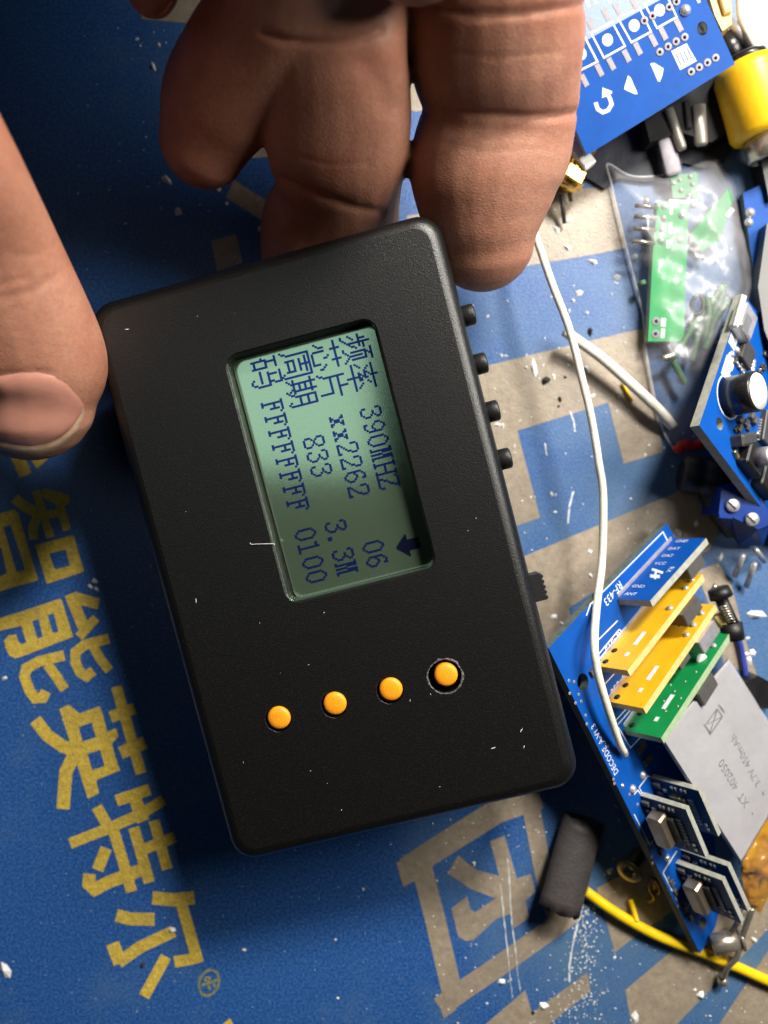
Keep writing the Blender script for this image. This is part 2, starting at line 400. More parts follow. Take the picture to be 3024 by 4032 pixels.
def char(cr, strokes=(), polys=(), holes=(), m='print_yellow', name='printed_character', lift=.04):
    L = [crop(*cr, stroke(p, w_)) for p, w_ in strokes]+[crop(*cr, p) for p in polys]
    return flat_print(name, m, GROUND, L, [crop(*cr, h) for h in holes], MATO, lift)
cA = (0, 1850, .3014); cB = (0, 2300, .3014); cC = (100, 2650, .3617); cD = (250, 3050, .3617); cE = (350, 3450, .3617)
char((0, 1700, .6028), polys=[[(-20, 20), (20, 60), (130, 303), (207, 268), (160, 165), (190, 168), (242, 243), (312, 178), (250, 40)]])
char(cA, strokes=[([(470, 275), (560, 560), (660, 885)], 108), ([(770, 420), (812, 560), (875, 790)], 105), ([(500, 600), (840, 555)], 108),
                  ([(190, 370), (330, 480), (520, 590)], 135), ([(480, 610), (430, 760), (440, 910)], 118)],
     polys=[[(600, 240), (905, 330), (905, 445), (840, 465), (690, 430), (600, 395), (545, 330), (560, 260)],
            [(460, 985), (960, 850), (1100, 1330), (610, 1490)], [(-20, 575), (190, 515), (235, 560), (500, 1440), (-20, 1592)]],
     holes=[[(640, 1095), (860, 1040), (915, 1250), (715, 1300)], [(40, 740), (140, 720), (330, 1305), (215, 1335)], [(-30, 1020), (20, 1020), (90, 1350), (-30, 1410)]])
char(cB, polys=[[(-20, 450), (300, 350), (780, 190), (810, 215), (955, 690), (620, 815), (330, 930), (200, 970), (120, 930), (75, 840), (55, 735), (110, 670), (210, 660), (235, 740), (285, 790), (345, 760), (280, 545), (150, 575), (-20, 612)]],
     holes=[[(420, 485), (505, 455), (560, 690), (490, 715)], [(622, 405), (700, 378), (765, 620), (690, 645)]])
char(cB, strokes=[([(915, 130), (1000, 340), (1090, 560)], 150), ([(960, 165), (1120, 215), (1290, 260)], 145), ([(1255, 440), (1140, 570), (1030, 690)], 120),
                  ([(1425, 710), (1110, 790), (985, 890), (985, 1020), (1045, 1150), (1130, 1205), (1220, 1130)], 132), ([(1210, 800), (1300, 960), (1430, 1130)], 125)])
char(cB, strokes=[([(840, 930), (510, 1010), (345, 1100), (320, 1210), (385, 1390), (460, 1490), (560, 1480), (600, 1400)], 138), ([(620, 1050), (740, 1210), (845, 1375)], 132)])
char(cC, strokes=[([(990, 145), (1260, 1095)], 118), ([(925, 480), (1190, 385)], 128), ([(1035, 870), (1305, 755)], 140),
                  ([(105, 510), (240, 680), (410, 800), (530, 840)], 140), ([(525, 900), (440, 1080), (410, 1480)], 143)],
     polys=[[(370, 390), (470, 345), (590, 440), (805, 360), (840, 440), (890, 640), (985, 600), (1015, 690), (940, 770), (970, 880), (1030, 1060), (770, 1165), (800, 1310), (680, 1370)]],
     holes=[[(580, 590), (720, 535), (768, 700), (620, 745)], [(675, 880), (815, 838), (862, 1010), (728, 1058)]])
char(cD, strokes=[([(362, 350), (470, 540), (555, 640), (650, 950), (742, 1275)], 122), ([(70, 750), (480, 590), (860, 420), (1090, 275)], 118), ([(575, 285), (940, 160)], 125),
                  ([(770, 240), (870, 510)], 140), ([(765, 575), (935, 1175)], 122), ([(985, 500), (1130, 1030)], 118), ([(870, 815), (1215, 680)], 122),
                  ([(865, 1030), (490, 1170), (340, 1250), (275, 1190), (285, 1080)], 138), ([(465, 800), (370, 1040)], 128)])
char(cE, strokes=[([(690, 235), (920, 258), (1150, 232)], 145), ([(1000, 270), (1170, 870)], 125), ([(930, 935), (1100, 905), (1235, 868)], 125)])
char(cE, strokes=[([(300, 425), (450, 465), (715, 470)], 142)])
char(cE, strokes=[([(925, 600), (560, 770), (320, 940)], 132), ([(340, 950), (258, 730)], 148)])
char(cE, strokes=[([(840, 875), (600, 1310)], 122)])
char(cE, polys=[circ(1308, 1160, 118, 158, 28, .35)], holes=[circ(1308, 1160, 92, 130, 28, .35)], m='print_olive', name='registered_mark')
char(cE, strokes=[([(1225, 1190), (1400, 1125)], 28), ([(1290, 1165), (1320, 1235)], 26), ([(1345, 1145), (1375, 1215)], 26)], m='print_olive', name='registered_letter',
     polys=[circ(1290, 1120, 38, 30)], holes=[circ(1290, 1120, 14, 10)])
char(cE, polys=[[(1455, 1609), (1540, 1545), (1580, 1640), (1500, 1700)]])

cF = (1500, 3300, .4822); c6 = (1000, 3000, .7233); cG = (2100, 3500, .5570)
def tan(loops, holes=(), name='tan_print'): return flat_print(name, 'print_tan', GROUND, loops, holes, MATO, .04)
tan([crop(*c6, stroke([(830, 585), (910, 530), (1080, 420), (1320, 270), (1520, 200), (1560, 190)], 132)), crop(*c6, stroke([(910, 560), (985, 850), (1085, 1280)], 112)),
     crop(*c6, stroke([(1010, 1335), (1150, 1235), (1350, 1100), (1640, 895), (1760, 800)], 112)), crop(*c6, stroke([(1500, 200), (1575, 600), (1660, 900)], 96)),
     crop(*c6, [(775, 548), (890, 500), (895, 640), (812, 680)]), crop(*c6, [(993, 1278), (1090, 1230), (1100, 1350), (1033, 1398)])])
tan([crop(*cF, [(890, 25), (1010, -20), (1110, 330), (1225, 292), (1260, 440), (1180, 510), (1210, 650), (1090, 735), (1055, 620), (940, 660), (760, 830), (690, 842), (630, 800), (575, 572), (705, 475), (730, 580), (770, 605), (935, 492), (740, 420), (545, 290), (630, 140), (780, 262), (965, 308)])])
tan([[(1880, 4060), (2069, 3898), (2095, 3990), (2312, 3829), (2326, 3901), (2130, 4060)]])
tan([[(2349, 3497), (2440, 3450), (2700, 3300), (2800, 3480), (2497, 3691), (2421, 3750), (2391, 3640)]])
tan([[(2462, 3898), (2618, 3767), (2760, 3650), (3080, 3430), (3080, 3600), (2640, 4060), (2490, 4060)]])
tan([[(3080, 3660), (3080, 4080), (2800, 4080)]])
tan([[(1650, 1110), (2039, 1053), (2350, 1000), (2470, 975), (2430, 800), (2400, 735), (2250, 745), (1900, 800), (1600, 850)]])
tan([[(1896, 1445), (2234, 1362), (2530, 1293), (2570, 1500), (2610, 1780), (2456, 1826), (2395, 1585), (2037, 1696), (2127, 2039), (1990, 2085), (1850, 2100), (1750, 1480)]])
tan([[(1980, 2225), (2697, 1925), (2830, 1860), (2850, 2060), (2790, 2170), (2560, 2230), (2330, 2335), (2240, 2395), (2280, 2600), (2140, 2600)]])
tan([[(2740, 2250), (2830, 2215), (2880, 2300), (2930, 2500), (2980, 2660), (2850, 2620), (2800, 2400)]])
tan([[(560, 75), (780, 95), (840, 60), (800, -80), (690, -80), (540, 0)]])
tan([[(921, 709), (1061, 796), (1041, 875), (889, 776)]])
tan([[(832, 948), (928, 921), (955, 1034), (855, 1068)]])
tan([[(985, 540), (1054, 500), (1070, 617), (995, 623)]])
tan([[(1560, 180), (1720, 140), (1720, 420), (1640, 440), (1560, 420)]])

rnd = random.Random(7)
def scratch(cr, pts, w_):
    p = spline([(x, y) for x, y in pts], 10); L, R = [], []
    for i, q in enumerate(p):
        k = w_*rnd.uniform(.25, 1.0)/2; j = rnd.uniform(-2, 2)
        L.append((q[0]+k+j, q[1])); R.append((q[0]-k+j, q[1]))
    flat_print('scratch', 'scratch', GROUND, [crop(*cr, L+R[::-1])], (), MATO, .07)
scratch(cF, [(1035, 170), (1050, 340), (1062, 600), (1080, 780), (1105, 960)], 14)
scratch(cF, [(1105, 960), (1115, 1100), (1140, 1250)], 8)
scratch(cF, [(978, 380), (1000, 600), (1040, 980)], 15)
scratch(cF, [(1040, 980), (1055, 1140), (1075, 1310)], 7)
scratch(cF, [(1650, 530), (1600, 720), (1545, 1000), (1540, 1180)], 26)
scratch((1700, 1800, .4068), [(1370, 330), (1335, 470), (1325, 560), (1318, 640)], 26)
scratch((1750, 1000, .4068), [(1215, 1520), (1250, 1620), (1265, 1720)], 26)
scratch((1750, 1000, .4068), [(975, 1830), (980, 1880), (990, 1950)], 22)
# loose chips, uncountable
def lump(mb, px, py, r, e=1.0, z=0):
    c = P(px, py, z); a = rnd.uniform(0, math.pi); n = 6
    ring = [(c.x+r*rnd.uniform(.6, 1.2)*(e*math.cos(t)*math.cos(a)-math.sin(t)*math.sin(a)), c.y+r*rnd.uniform(.6, 1.2)*(e*math.cos(t)*math.sin(a)+math.sin(t)*math.cos(a)), z+.08) for t in [2*math.pi*i/n for i in range(n)]]
    top = (c.x+rnd.uniform(-.3, .3)*r, c.y+rnd.uniform(-.3, .3)*r, z+.08+r*rnd.uniform(.5, 1.0))
    mb.add(ring+[top], [(i, (i+1) % n, n) for i in range(n)])
mb = MB()
for x, y, r in [(2103, 1452, .9), (2072, 1447, .35), (2180, 1483, .3), (2277, 1155, .65), (2256, 1184, .4), (2240, 1224, .4), (2310, 1235, .45), (2330, 1560, .45), (2310, 1455, .5), (1975, 1400, .3), (1960, 1672, .5), (1980, 1680, .35),
                (2170, 1945, .4), (2322, 2172, .35), (2327, 2267, .4), (2180, 2428, .6), (2213, 2456, .4), (2105, 2415, .2), (2740, 2060, .6), (2672, 2095, .9), (2665, 2090, .5), (2835, 2196, .5), (2974, 2420, 1.0),
                (2944, 2513, .5), (2962, 2572, .7), (2951, 2600, .5), (2936, 2575, .5), (2400, 3428, .75), (1975, 3863, .6), (2138, 3960, .9), (2757, 3918, .8), (2968, 3700, .6), (2736, 3897, .4), (2500, 4010, .9),
                (655, 710, .7), (860, 740, .7), (700, 835, .9), (605, 265, .5), (627, 175, .35), (540, 155, .3), (895, 800, .4), (990, 610, .5), (1020, 900, .4), (925, 1020, .4), (24, 3820, 1.0), (960, 3740, .5), (680, 3660, .6),
                (1430, 3500, .3), (1330, 3930, .3), (1320, 3700, .25), (1865, 3400, .5), (2420, 3770, .3), (372, 2290, .5), (355, 2310, .4), (380, 2320, .4), (18, 2670, .4), (2290, 700, .4), (2240, 870, .5), (2190, 905, .7), (2235, 975, .55), (2500, 1010, .5), (2430, 1090, .7), (2335, 1030, .6)]:
    lump(mb, x, y, r, rnd.uniform(1, 2.2))
for i in range(230):
    lump(mb, rnd.uniform(1760, 2900), rnd.uniform(800, 2450), rnd.uniform(.07, .26), rnd.uniform(1, 2))
for i in range(240):
    lump(mb, rnd.uniform(1700, 3020), rnd.uniform(3150, 4030), rnd.uniform(.06, .2), rnd.uniform(1, 2))
for i in range(300):
    t = rnd.random(); x = 2290-90*t+rnd.gauss(60, 55)*(.5+t*.7); y = 3560+480*t
    lump(mb, x, y, rnd.uniform(.06, .2), rnd.uniform(1, 1.6))
for i in range(300):
    lump(mb, rnd.uniform(0, 1700), rnd.uniform(1750, 4030), rnd.uniform(.035, .09), rnd.uniform(1, 2.5))
for i in range(60):
    lump(mb, rnd.uniform(300, 1050), rnd.uniform(50, 1100), rnd.uniform(.06, .16), rnd.uniform(1, 2.5))
tag(mb.build('chip_debris', 'flake', loc=(0, 0, 0)), 'white plastic and solder crumbs scattered over the blue mat', 'debris', kind='stuff')
mb = MB()
for x, y, r in [(2145, 1500, .7), (2203, 1573, .5), (2325, 1305, .6), (2200, 1600, .3), (2225, 1485, .3), (2100, 3985, .4), (560, 3800, .5), (2690, 2290, .3)]:
    lump(mb, x, y, r, 1.6)
tag(mb.build('dark_crumbs', 'dark_hole', loc=(0, 0, 0)), 'small dark crumbs lying on the worn tan print', 'debris', kind='stuff')

# ------------------------------------------------------------------ the handheld device
DP = plane3((322, 1233, 30.2), (1693, 841, 33.6), (948, 3383, 27.2))
cor = [DP.hit(*p) for p in ((322, 1233), (1693, 841), (2299, 3077), (948, 3383))]
DC = sum(cor, Vector())/4
ux = ((cor[1]-cor[0])+(cor[2]-cor[3])).normalized(); uy = DP.n.cross(ux)
DW = ((cor[1]-cor[0]).length+(cor[2]-cor[3]).length)/2; DL = ((cor[3]-cor[0]).length+(cor[2]-cor[1]).length)/2
DW *= 1.022; DL *= 1.022      # the silhouette lies below the face
DM = Matrix(((ux.x, uy.x, DP.n.x, DC.x), (ux.y, uy.y, DP.n.y, DC.y), (ux.z, uy.z, DP.n.z, DC.z), (0, 0, 0, 1)))
DI = DM.inverted()
def loc2(px, py, dz=0):
    p = DI@DP.off(dz).hit(px, py); return (p.x, p.y)
DEV = thing('handheld_decoder', DM@Vector((0, 0, -13)), 'matte black handheld decoder with small green screen held over the mat', 'gadget')
def rrect(wd, ln, r, n=8):
    o = []
    for cx, cy, a0 in ((wd/2-r, ln/2-r, 0), (-wd/2+r, ln/2-r, 90), (-wd/2+r, -ln/2+r, 180), (wd/2-r, -ln/2+r, 270)):
        for i in range(n+1):
            a = math.radians(a0+90*i/n); o.append((cx+r*math.cos(a), cy+r*math.sin(a)))
    return o
def rings(mb, spec, m=0, smooth=True, closed_top=False, closed_bot=False):
    n = len(spec[0][0]); b = len(mb.v)
    vs = []
    for pts, z in spec: vs += [DM@Vector((x, y, z)) for x, y in pts]
    fs = [(i*n+j, i*n+(j+1) % n, (i+1)*n+(j+1) % n, (i+1)*n+j) for i in range(len(spec)-1) for j in range(n)]
    if closed_bot: fs.append(tuple(range(n-1, -1, -1)))
    mb.add(vs, fs, m, smooth)
    if closed_top: mb.add(vs[-n:], [tuple(range(n))], m, False)
def ins(d, r=4.0): return rrect(DW-2*d, DL-2*d, max(.5, r-d*.55))
winc = [loc2(*p) for p in ((880, 1410), (1456, 1256), (1728, 2228), (1146, 2374))]
wcx = sum(p[0] for p in winc)/4; wcy = sum(p[1] for p in winc)/4
wa = (Vector(winc[1])-Vector(winc[0]))+(Vector(winc[2])-Vector(winc[3])); wang = math.atan2(wa.y, wa.x)
WW = ((Vector(winc[1])-Vector(winc[0])).length+(Vector(winc[2])-Vector(winc[3])).length)/2
WL = ((Vector(winc[3])-Vector(winc[0])).length+(Vector(winc[2])-Vector(winc[1])).length)/2
def win(d, r=1.6):
    c, s = math.cos(wang), math.sin(wang)
    return [(wcx+x*c-y*s, wcy+x*s+y*c) for x, y in rrect(WW-2*d, WL-2*d, max(.3, r-d), 6)]
btn = [(1098, 2827, 66), (1318, 2771, 66), (1538, 2715, 66), (1754, 2660, 70)]     # hole centre, hole half width in px
btn = [(*loc2(x, y), r/24.8) for x, y, r in btn]
rb = random.Random(3)
hol = []
for k, (x, y, r) in enumerate(btn):
    hr = [2.1, 2.1, 2.15, 2.65][k]
    hol.append([(x-.1+hr*(1+rb.uniform(-.02, .025))*math.cos(2*math.pi*i/30), y-.1+hr*(1+rb.uniform(-.02, .025))*math.sin(2*math.pi*i/30)) for i in range(30)])
mb = MB()
rings(mb, [(ins(.05), -7.2), (ins(0), -7.0), (ins(0), -2.6), (ins(.12), -1.9), (ins(.42), -1.15), (ins(.95), -.5), (ins(1.6), -.12), (ins(2.3), 0)])
V, T = cdt([ins(2.3)], [win(-.35, 2.0)]+hol)
mb.add([DM@Vector((v.x, v.y, 0)) for v in V], T, 0)
for L in hol:
    n = len(L); c = Vector(L[0])*0
    vs = [DM@Vector((x, y, z)) for z in (0, -2.6) for x, y in L]
    mb.add(vs, [((i+1) % n, i, n+i, n+(i+1) % n) for i in range(n)], 0, True)
wn = len(win(0))
fsh = mb.build('front_shell', ['plastic'], DEV)
for i, f in enumerate(fsh.data.polygons): pass
mb = MB()
vs = []
for d, z, r in ((-.35, 0, 2.0), (-.1, -.22, 1.75), (0, -.5, 1.6), (0.02, -3.75, 1.6)): vs += [DM@Vector((x, y, z)) for x, y in win(d, r)]
mb.add(vs, [(k*wn+(i+1) % wn, k*wn+i, (k+1)*wn+i, (k+1)*wn+(i+1) % wn) for k in range(3) for i in range(wn)], 0, True)
mb.build('window_rim', 'plastic', DEV)
# rough cut rims of the button holes
for L, (x, y, r), k in zip(hol, btn, range(4)):
    n = len(L); mb = MB(); vs = []
    for q, (e, z) in enumerate(((1.0, .015), (1.07, .04), (1.12, .01))):
        for i, (a, b) in enumerate(L):
            e2 = 1+(e-1)*rb.uniform(.3, 1.4); vs.append(DM@Vector((x-.1+(a-x+.1)*e2, y-.1+(b-y+.1)*e2, z+rb.uniform(0, .05)*(q == 1))))
    lo, hi = (0, n) if k == 3 else (int(n*.3), int(n*.75))
    fs = [(q*n+i % n, (q+1)*n+i % n, (q+1)*n+(i+1) % n, q*n+(i+1) % n) for q in range(2) for i in range(lo, hi)]
    mb.add(vs, fs)
    mb.build('hole_rim', 'cut_edge' if k == 3 else 'plastic_black', DEV)
mb = MB()
rings(mb, [(ins(2.2), -13.0), (ins(1.2), -12.8), (ins(.35), -12.0), (ins(-.18), -10.6), (ins(-.18), -7.75), (ins(-.02), -7.45), (ins(.4), -7.3)], closed_bot=True)
mb.build('back_shell', 'plastic', DEV)
for k, (x, y, r) in enumerate(btn):
    M4 = DM@Matrix.Translation((x+(.1 if k == 3 else .06), y+(.12 if k == 3 else .06), 0))
    mb = MB(); mb.lathe(M4, [(0.001, .62), (.9, .6), (1.5, .5), (1.78, .3), (1.86, .0), (1.88, -2.5)][::-1], 28)
    mb.build('orange_button', 'orange', DEV)
# side buttons along the right wall
def wall_y(px, py):
    return loc2(px, py)[1]
for py0 in (1233, 1429, 1622, 1815):
    y = wall_y(1750+.271*(py0-1053), py0)
    M4 = DM@Matrix.Translation((DW/2-.3, y, -4.4))@Matrix.Rotation(math.pi/2, 4, 'Y')
    mb = MB(); mb.lathe(M4, [(1.7, -.5), (1.7, 1.9), (1.62, 2.15), (1.35, 2.3), (.001, 2.33)], 24)
    mb.build('side_button', 'plastic_black', DEV)
y = wall_y(2098, 2330)
pr = []
mb = MB(); SW = []
for i in range(5):
    yy = y+1.85-i*.86
    SW += [(1.75, yy), (2.15, yy-.2), (2.15, yy-.5), (1.75, yy-.75)]
SW = [(-.3, y+2.1), (1.6, y+2.1)]+SW+[(1.7, y-2.3), (-.3, y-2.3)]
n = len(SW)
vs = [DM@Vector((DW/2+a, b, z)) for z in (-3.0, -6.0) for a, b in SW]
V, T = cdt([SW])
mb.add([DM@Vector((DW/2+v.x, v.y, -3.0)) for v in V], [t[::-1] if (Vector(V[t[1]])-Vector(V[t[0]])).cross(Vector(V[t[2]])-Vector(V[t[0]])) < 0 else t for t in T], 0)
mb.add(vs, [(i, (i+1) % n, n+(i+1) % n, n+i) for i in range(n)], 0)
mb.build('slide_switch', 'plastic_black', DEV)
# screen
mb = MB()
def grid_rect(d): return win(d, 1.2)
V, T = cdt([grid_rect(-1.0)])
mb.add([DM@Vector((v.x, v.y, -3.7)) for v in V], T)
mb.build('screen_surround', 'dark_hole', DEV)
SP0 = DP.off(-3.5)
q4 = [SP0.hit(*p) for p in ((912, 1424), (1469, 1277), (1714, 2219), (1164, 2359))]
mb = MB(); lo4 = []
for i in range(4):       # small rounded corners
    p, a_, b_ = q4[i], q4[i-1], q4[(i+1) % 4]
    da, db = (a_-p).normalized(), (b_-p).normalized()
    lo4 += [p+da*1.0, p+da*.3+db*.3, p+db*1.0]
mb.add(lo4, [tuple(range(12))[::-1]])
SCR = mb.build('screen', 'lcd', DEV)
ASC = {'0': [0, 0, 0, 0x18, 0x24, 0x42, 0x42, 0x42, 0x42, 0x42, 0x42, 0x42, 0x24, 0x18], '1': [0, 0, 0, 0x10, 0x70, 0x10, 0x10, 0x10, 0x10, 0x10, 0x10, 0x10, 0x10, 0x7C],
       '2': [0, 0, 0, 0x3C, 0x42, 0x42, 0x42, 4, 4, 8, 0x10, 0x20, 0x42, 0x7E], '3': [0, 0, 0, 0x3C, 0x42, 0x42, 4, 0x18, 4, 2, 2, 0x42, 0x44, 0x38],
       '6': [0, 0, 0, 0x1C, 0x24, 0x40, 0x40, 0x58, 0x64, 0x42, 0x42, 0x42, 0x24, 0x18], '8': [0, 0, 0, 0x3C, 0x42, 0x42, 0x42, 0x24, 0x18, 0x24, 0x42, 0x42, 0x42, 0x3C],
       '9': [0, 0, 0, 0x18, 0x24, 0x42, 0x42, 0x42, 0x26, 0x1A, 2, 2, 0x24, 0x38], 'F': [0, 0, 0, 0xFC, 0x42, 0x48, 0x48, 0x78, 0x48, 0x48, 0x40, 0x40, 0x40, 0xE0],
       'H': [0, 0, 0, 0xE7, 0x42, 0x42, 0x42, 0x42, 0x7E, 0x42, 0x42, 0x42, 0x42, 0xE7], 'M': [0, 0, 0, 0xEE, 0x6C, 0x6C, 0x6C, 0x6C, 0x54, 0x54, 0x54, 0x54, 0x54, 0xD6],
       'Z': [0, 0, 0, 0x7E, 0x84, 4, 8, 8, 0x10, 0x20, 0x20, 0x42, 0x42, 0xFC], 'x': [0, 0, 0, 0, 0, 0, 0, 0x6E, 0x24, 0x18, 0x18, 0x18, 0x24, 0x76], '.': [0]*12+[0x60, 0x60]}
HZ = {'pin': '....#...#######.|....#......#....|..#.#.....#.....|..#.####.#####..|..#.#....#...#..|#######..#.#.#..|....#....#.#.#..|....#..#.#.#.#..|..#.#.#..#.#.#..|.#..#.#..#.#.#..|#...##...#.#.#..|....#......#....|...#......#.#...|..#......#...#..|##.....##.....#.',
      'lv': '.......#........|.......#........|.##############.|.......#........|..#...#....#....|...#.#..#.#.....|....#####.......|.......#........|..#...#.##.#....|.#...#####..#...|#......#.....#..|.......#........|###############.|.......#........|.......#........|.......#........',
      'xin': '....#.....#.....|....#.....#.....|###############.|....#.....#.....|....#.....#.....|................|.......#........|........#.......|..#.#...#...#...|..#.#........#..|..#.#.........#.|.#..#......#..#.|#...#......#....|....#......#....|.....#######....',
      'pian': '.........#......|...#.....#......|...#.....#......|...#.....#......|...############.|...#............|...#............|...#............|...##########...|...#........#...|...#........#...|...#........#...|..#.........#...|..#.........#...|.#..........#...',
      'zhou': '..#############.|..#.....#.....#.|..#.#########.#.|..#.....#.....#.|..#.....#.....#.|..#..#######..#.|..#...........#.|..#...........#.|..#..#######..#.|..#..#.....#..#.|..#..#.....#..#.|..#..#######..#.|.#...#.....#..#.|.#............#.|#...........#.#.|.............#..',
      'qi': '..#...#.........|..#...#..######.|########.#....#.|..#...#..#....#.|..#...#..#....#.|..#####..######.|..#...#..#....#.|..#...#..#....#.|..#####..#....#.|..#...#..######.|..#...#..#....#.|########.#....#.|..#..#..#.....#.|.#....#.#.....#.|#......#....#.#.|......#......#..',
      'ma': '........#######.|######........#.|..#......#....#.|..#......#....#.|..#......#...#..|..#......#...#..|.#####..########|.#...#.........#|##...#.........#|.#...#.........#|.#...#.#######.#|.#...#.........#|.#####.........#|.#...#........#.|...........#..#.|............##..',
      'arrow': '................|.....######.....|.....######.....|.....######.....|.....######.....|.....######.....|.....######.....|..############..|...##########...|....########....|.....######.....|......####......|.......##.......|................|................|................'}
SP = DP.off(-3.46)
def scr(cx, cy):
    x, y = 1025+(30+11.85*cx)*.251+(48+12.75*cy)*-.968, 130+(30+11.85*cx)*.968+(48+12.75*cy)*.251
    return SP.hit(850+.6028*x, 1200+.6028*y)
def glyph(bits, cx, cy, m='lcd_ink'):
    mb = MB()
    for j, row in enumerate(bits):
        for i, b in enumerate(row):
            if b: 
                g = -.12
                mb.add([scr(cx+i+g, cy+j+1-g), scr(cx+i+1-g, cy+j+1-g), scr(cx+i+1-g, cy+j+g), scr(cx+i+g, cy+j+g)], [(0, 1, 2, 3)])
    mb.build('screen_character', m, SCR)
def puts(s, cx, cy):
    for ch in s:
        if ch != ' ': glyph([[(r >> (7-i)) & 1 for i in range(8)] for r in ASC[ch]], cx, cy)
        cx += 8
def hz(k, cx, cy, m='lcd_ink'): glyph([[c == '#' for c in r] for r in HZ[k].split('|')], cx, cy, m)
for k, cx, cy in (('pin', 0, 0), ('lv', 16, 0), ('xin', 0, 16), ('pian', 16, 16), ('zhou', 0, 32), ('qi', 16, 32), ('ma', 0, 48)): hz(k, cx, cy)
hz('arrow', 112, 0, 'lcd_ink_dark')
puts('390MHZ', 40, 0); puts('06', 112, 16); puts('xx2262', 40, 16); puts('3.3M', 96, 32); puts('833', 48, 32); puts('FFFFFFFF', 24, 48); puts('0100', 96, 48)
# lint on the case
mb = MB(); rl = random.Random(11)
for i in range(26):
    x, y = rl.uniform(-DW/2+4, DW/2-4), rl.uniform(-DL/2+4, DL/2-4)
    p = Vector((x, y))
    if abs(x-wcx) < WW/2+2 and abs(y-wcy) < WL/2+2: continue
    a = rl.uniform(0, 3.14); r = rl.uniform(.03, .09); e = rl.choice([1, 1, 1, 3, 5])
    vs = [DM@Vector((x+r*(e*c*math.cos(a)-s*math.sin(a)), y+r*(e*c*math.sin(a)+s*math.cos(a)), .03)) for c, s in ((1, 0), (.3, .9), (-.7, .6), (-1, -.1), (-.2, -.8), (.7, -.7))]
    mb.add(vs, [(0, 1, 2, 3, 4, 5)])
lp = spline([(985, 2137), (990, 2143), (1010, 2142), (1050, 2141), (1078, 2141), (1082, 2147)], 4)
mb.tube([DP.hit(*p)+DP.n*.15 for p in lp], .05, 5)
tag(mb.build('lint', 'flake', DEV), kind='stuff')

# ------------------------------------------------------------------ the hand
def finger(mb, nodes_, flat_=.9, n=22):
    """nodes (px, py, z, half width px) -> capped tube, oriented to the camera"""
    sp = spline(nodes_, 7)
    pts = [P(q[0], q[1], q[2]) for q in sp]; rs = [q[3]*(H-q[2])/F for q in sp]
    # round caps
    def cap(p, d, r):
        return [(p+d*r*math.sin(a)*.95, r*math.cos(a)) for a in (math.radians(x) for x in (20, 40, 58, 74, 86))]
    d0 = (pts[0]-pts[1]).normalized(); d1 = (pts[-1]-pts[-2]).normalized()
    A = cap(pts[0], d0, rs[0])[::-1]; B = cap(pts[-1], d1, rs[-1])
    pp = [a[0] for a in A]+pts+[b[0] for b in B]; rr = [a[1] for a in A]+rs+[b[1] for b in B]
    mb.tube(pp, rr, n, flat_=flat_)
hb = MB()
finger(hb, [(1990, -620, 58, 380), (1955, -60, 47, 350), (1954, 200, 40, 346), (1978, 405, 34, 300), (1952, 540, 31, 312), (1915, 670, 29, 306), (1905, 790, 27, 274), (1903, 880, 25.5, 238), (1905, 952, 24, 205)], .8)
finger(hb, [(1290, -620, 60, 330), (1322, 0, 48, 290), (1326, 200, 45, 280), (1334, 430, 38, 290), (1328, 600, 32, 278), (1334, 740, 24, 248), (1308, 860, 15.5, 272), (1290, 1000, 9.5, 264), (1285, 1180, 8.6, 235), (1290, 1320, 8.4, 190)], .7)
finger(hb, [(1200, -520, 64, 300), (1090, 40, 47, 264), (955, 245, 40, 246), (858, 410, 34, 234), (800, 558, 30, 184)], .86)
finger(hb, [(800, -700, 66, 230), (660, -260, 54, 140), (594, -52, 46, 116)], .9)
finger(hb, [(1650, -800, 70, 300), (1640, -330, 63, 260), (1640, -215, 60, 236)], .8)
finger(hb, [(-480, 180, 66, 310), (-240, 630, 56, 300), (-78, 950, 46, 292), (30, 1240, 38, 318), (96, 1430, 33, 318), (104, 1562, 31, 268)], .82)
def blob(c, r, n=20): hb.ball(c, 1, n, 0, r)
blob((-26, 136, 64), (58, 54, 17))
hb.tube([(-50, 68, 68), (-48, 88, 68), (-40, 118, 66), (-30, 150, 66)], [13, 16, 20, 24], 18)
for x0, y0, z0 in ((14, 80, 57), (-7, 78, 58), (-9, 70, 60), (-20, 74, 66), (3, 72, 68)): hb.tube([(x0, y0, z0), (x0*.9-1, 100, 62), (x0*.5-8, 135, 64)], [11, 14, 18], 18)
blob((-36, 84, 64), (24, 21, 13))
hb.tube([(-18, 150, 66), (-10, 200, 76), (0, 290, 90)], [32, 28, 30], 20)
me = bpy.data.meshes.new('h'); me.from_pydata(hb.v, [], hb.f)
ho = bpy.data.objects.new('h', me); col.objects.link(ho)
rm = ho.modifiers.new('r', 'REMESH'); rm.mode = 'VOXEL'; rm.voxel_size = .55
sm = ho.modifiers.new('s', 'SMOOTH'); sm.factor = .5; sm.iterations = 9
dg = bpy.context.evaluated_depsgraph_get(); dg.update()
hm = bpy.data.meshes.new_from_object(ho.evaluated_get(dg))
bpy.data.objects.remove(ho); bpy.data.meshes.remove(me)
nv = len(hm.vertices); co = np.empty(nv*3); hm.vertices.foreach_get('co', co); co = co.reshape(-1, 3)
no = np.empty(nv*3); hm.vertex_normals.foreach_get('vector', no); no = no.reshape(-1, 3)
pxy = np.stack([1512+co[:, 0]*F/(H-co[:, 2]), 2016-co[:, 1]*F/(H-co[:, 2])], 1)
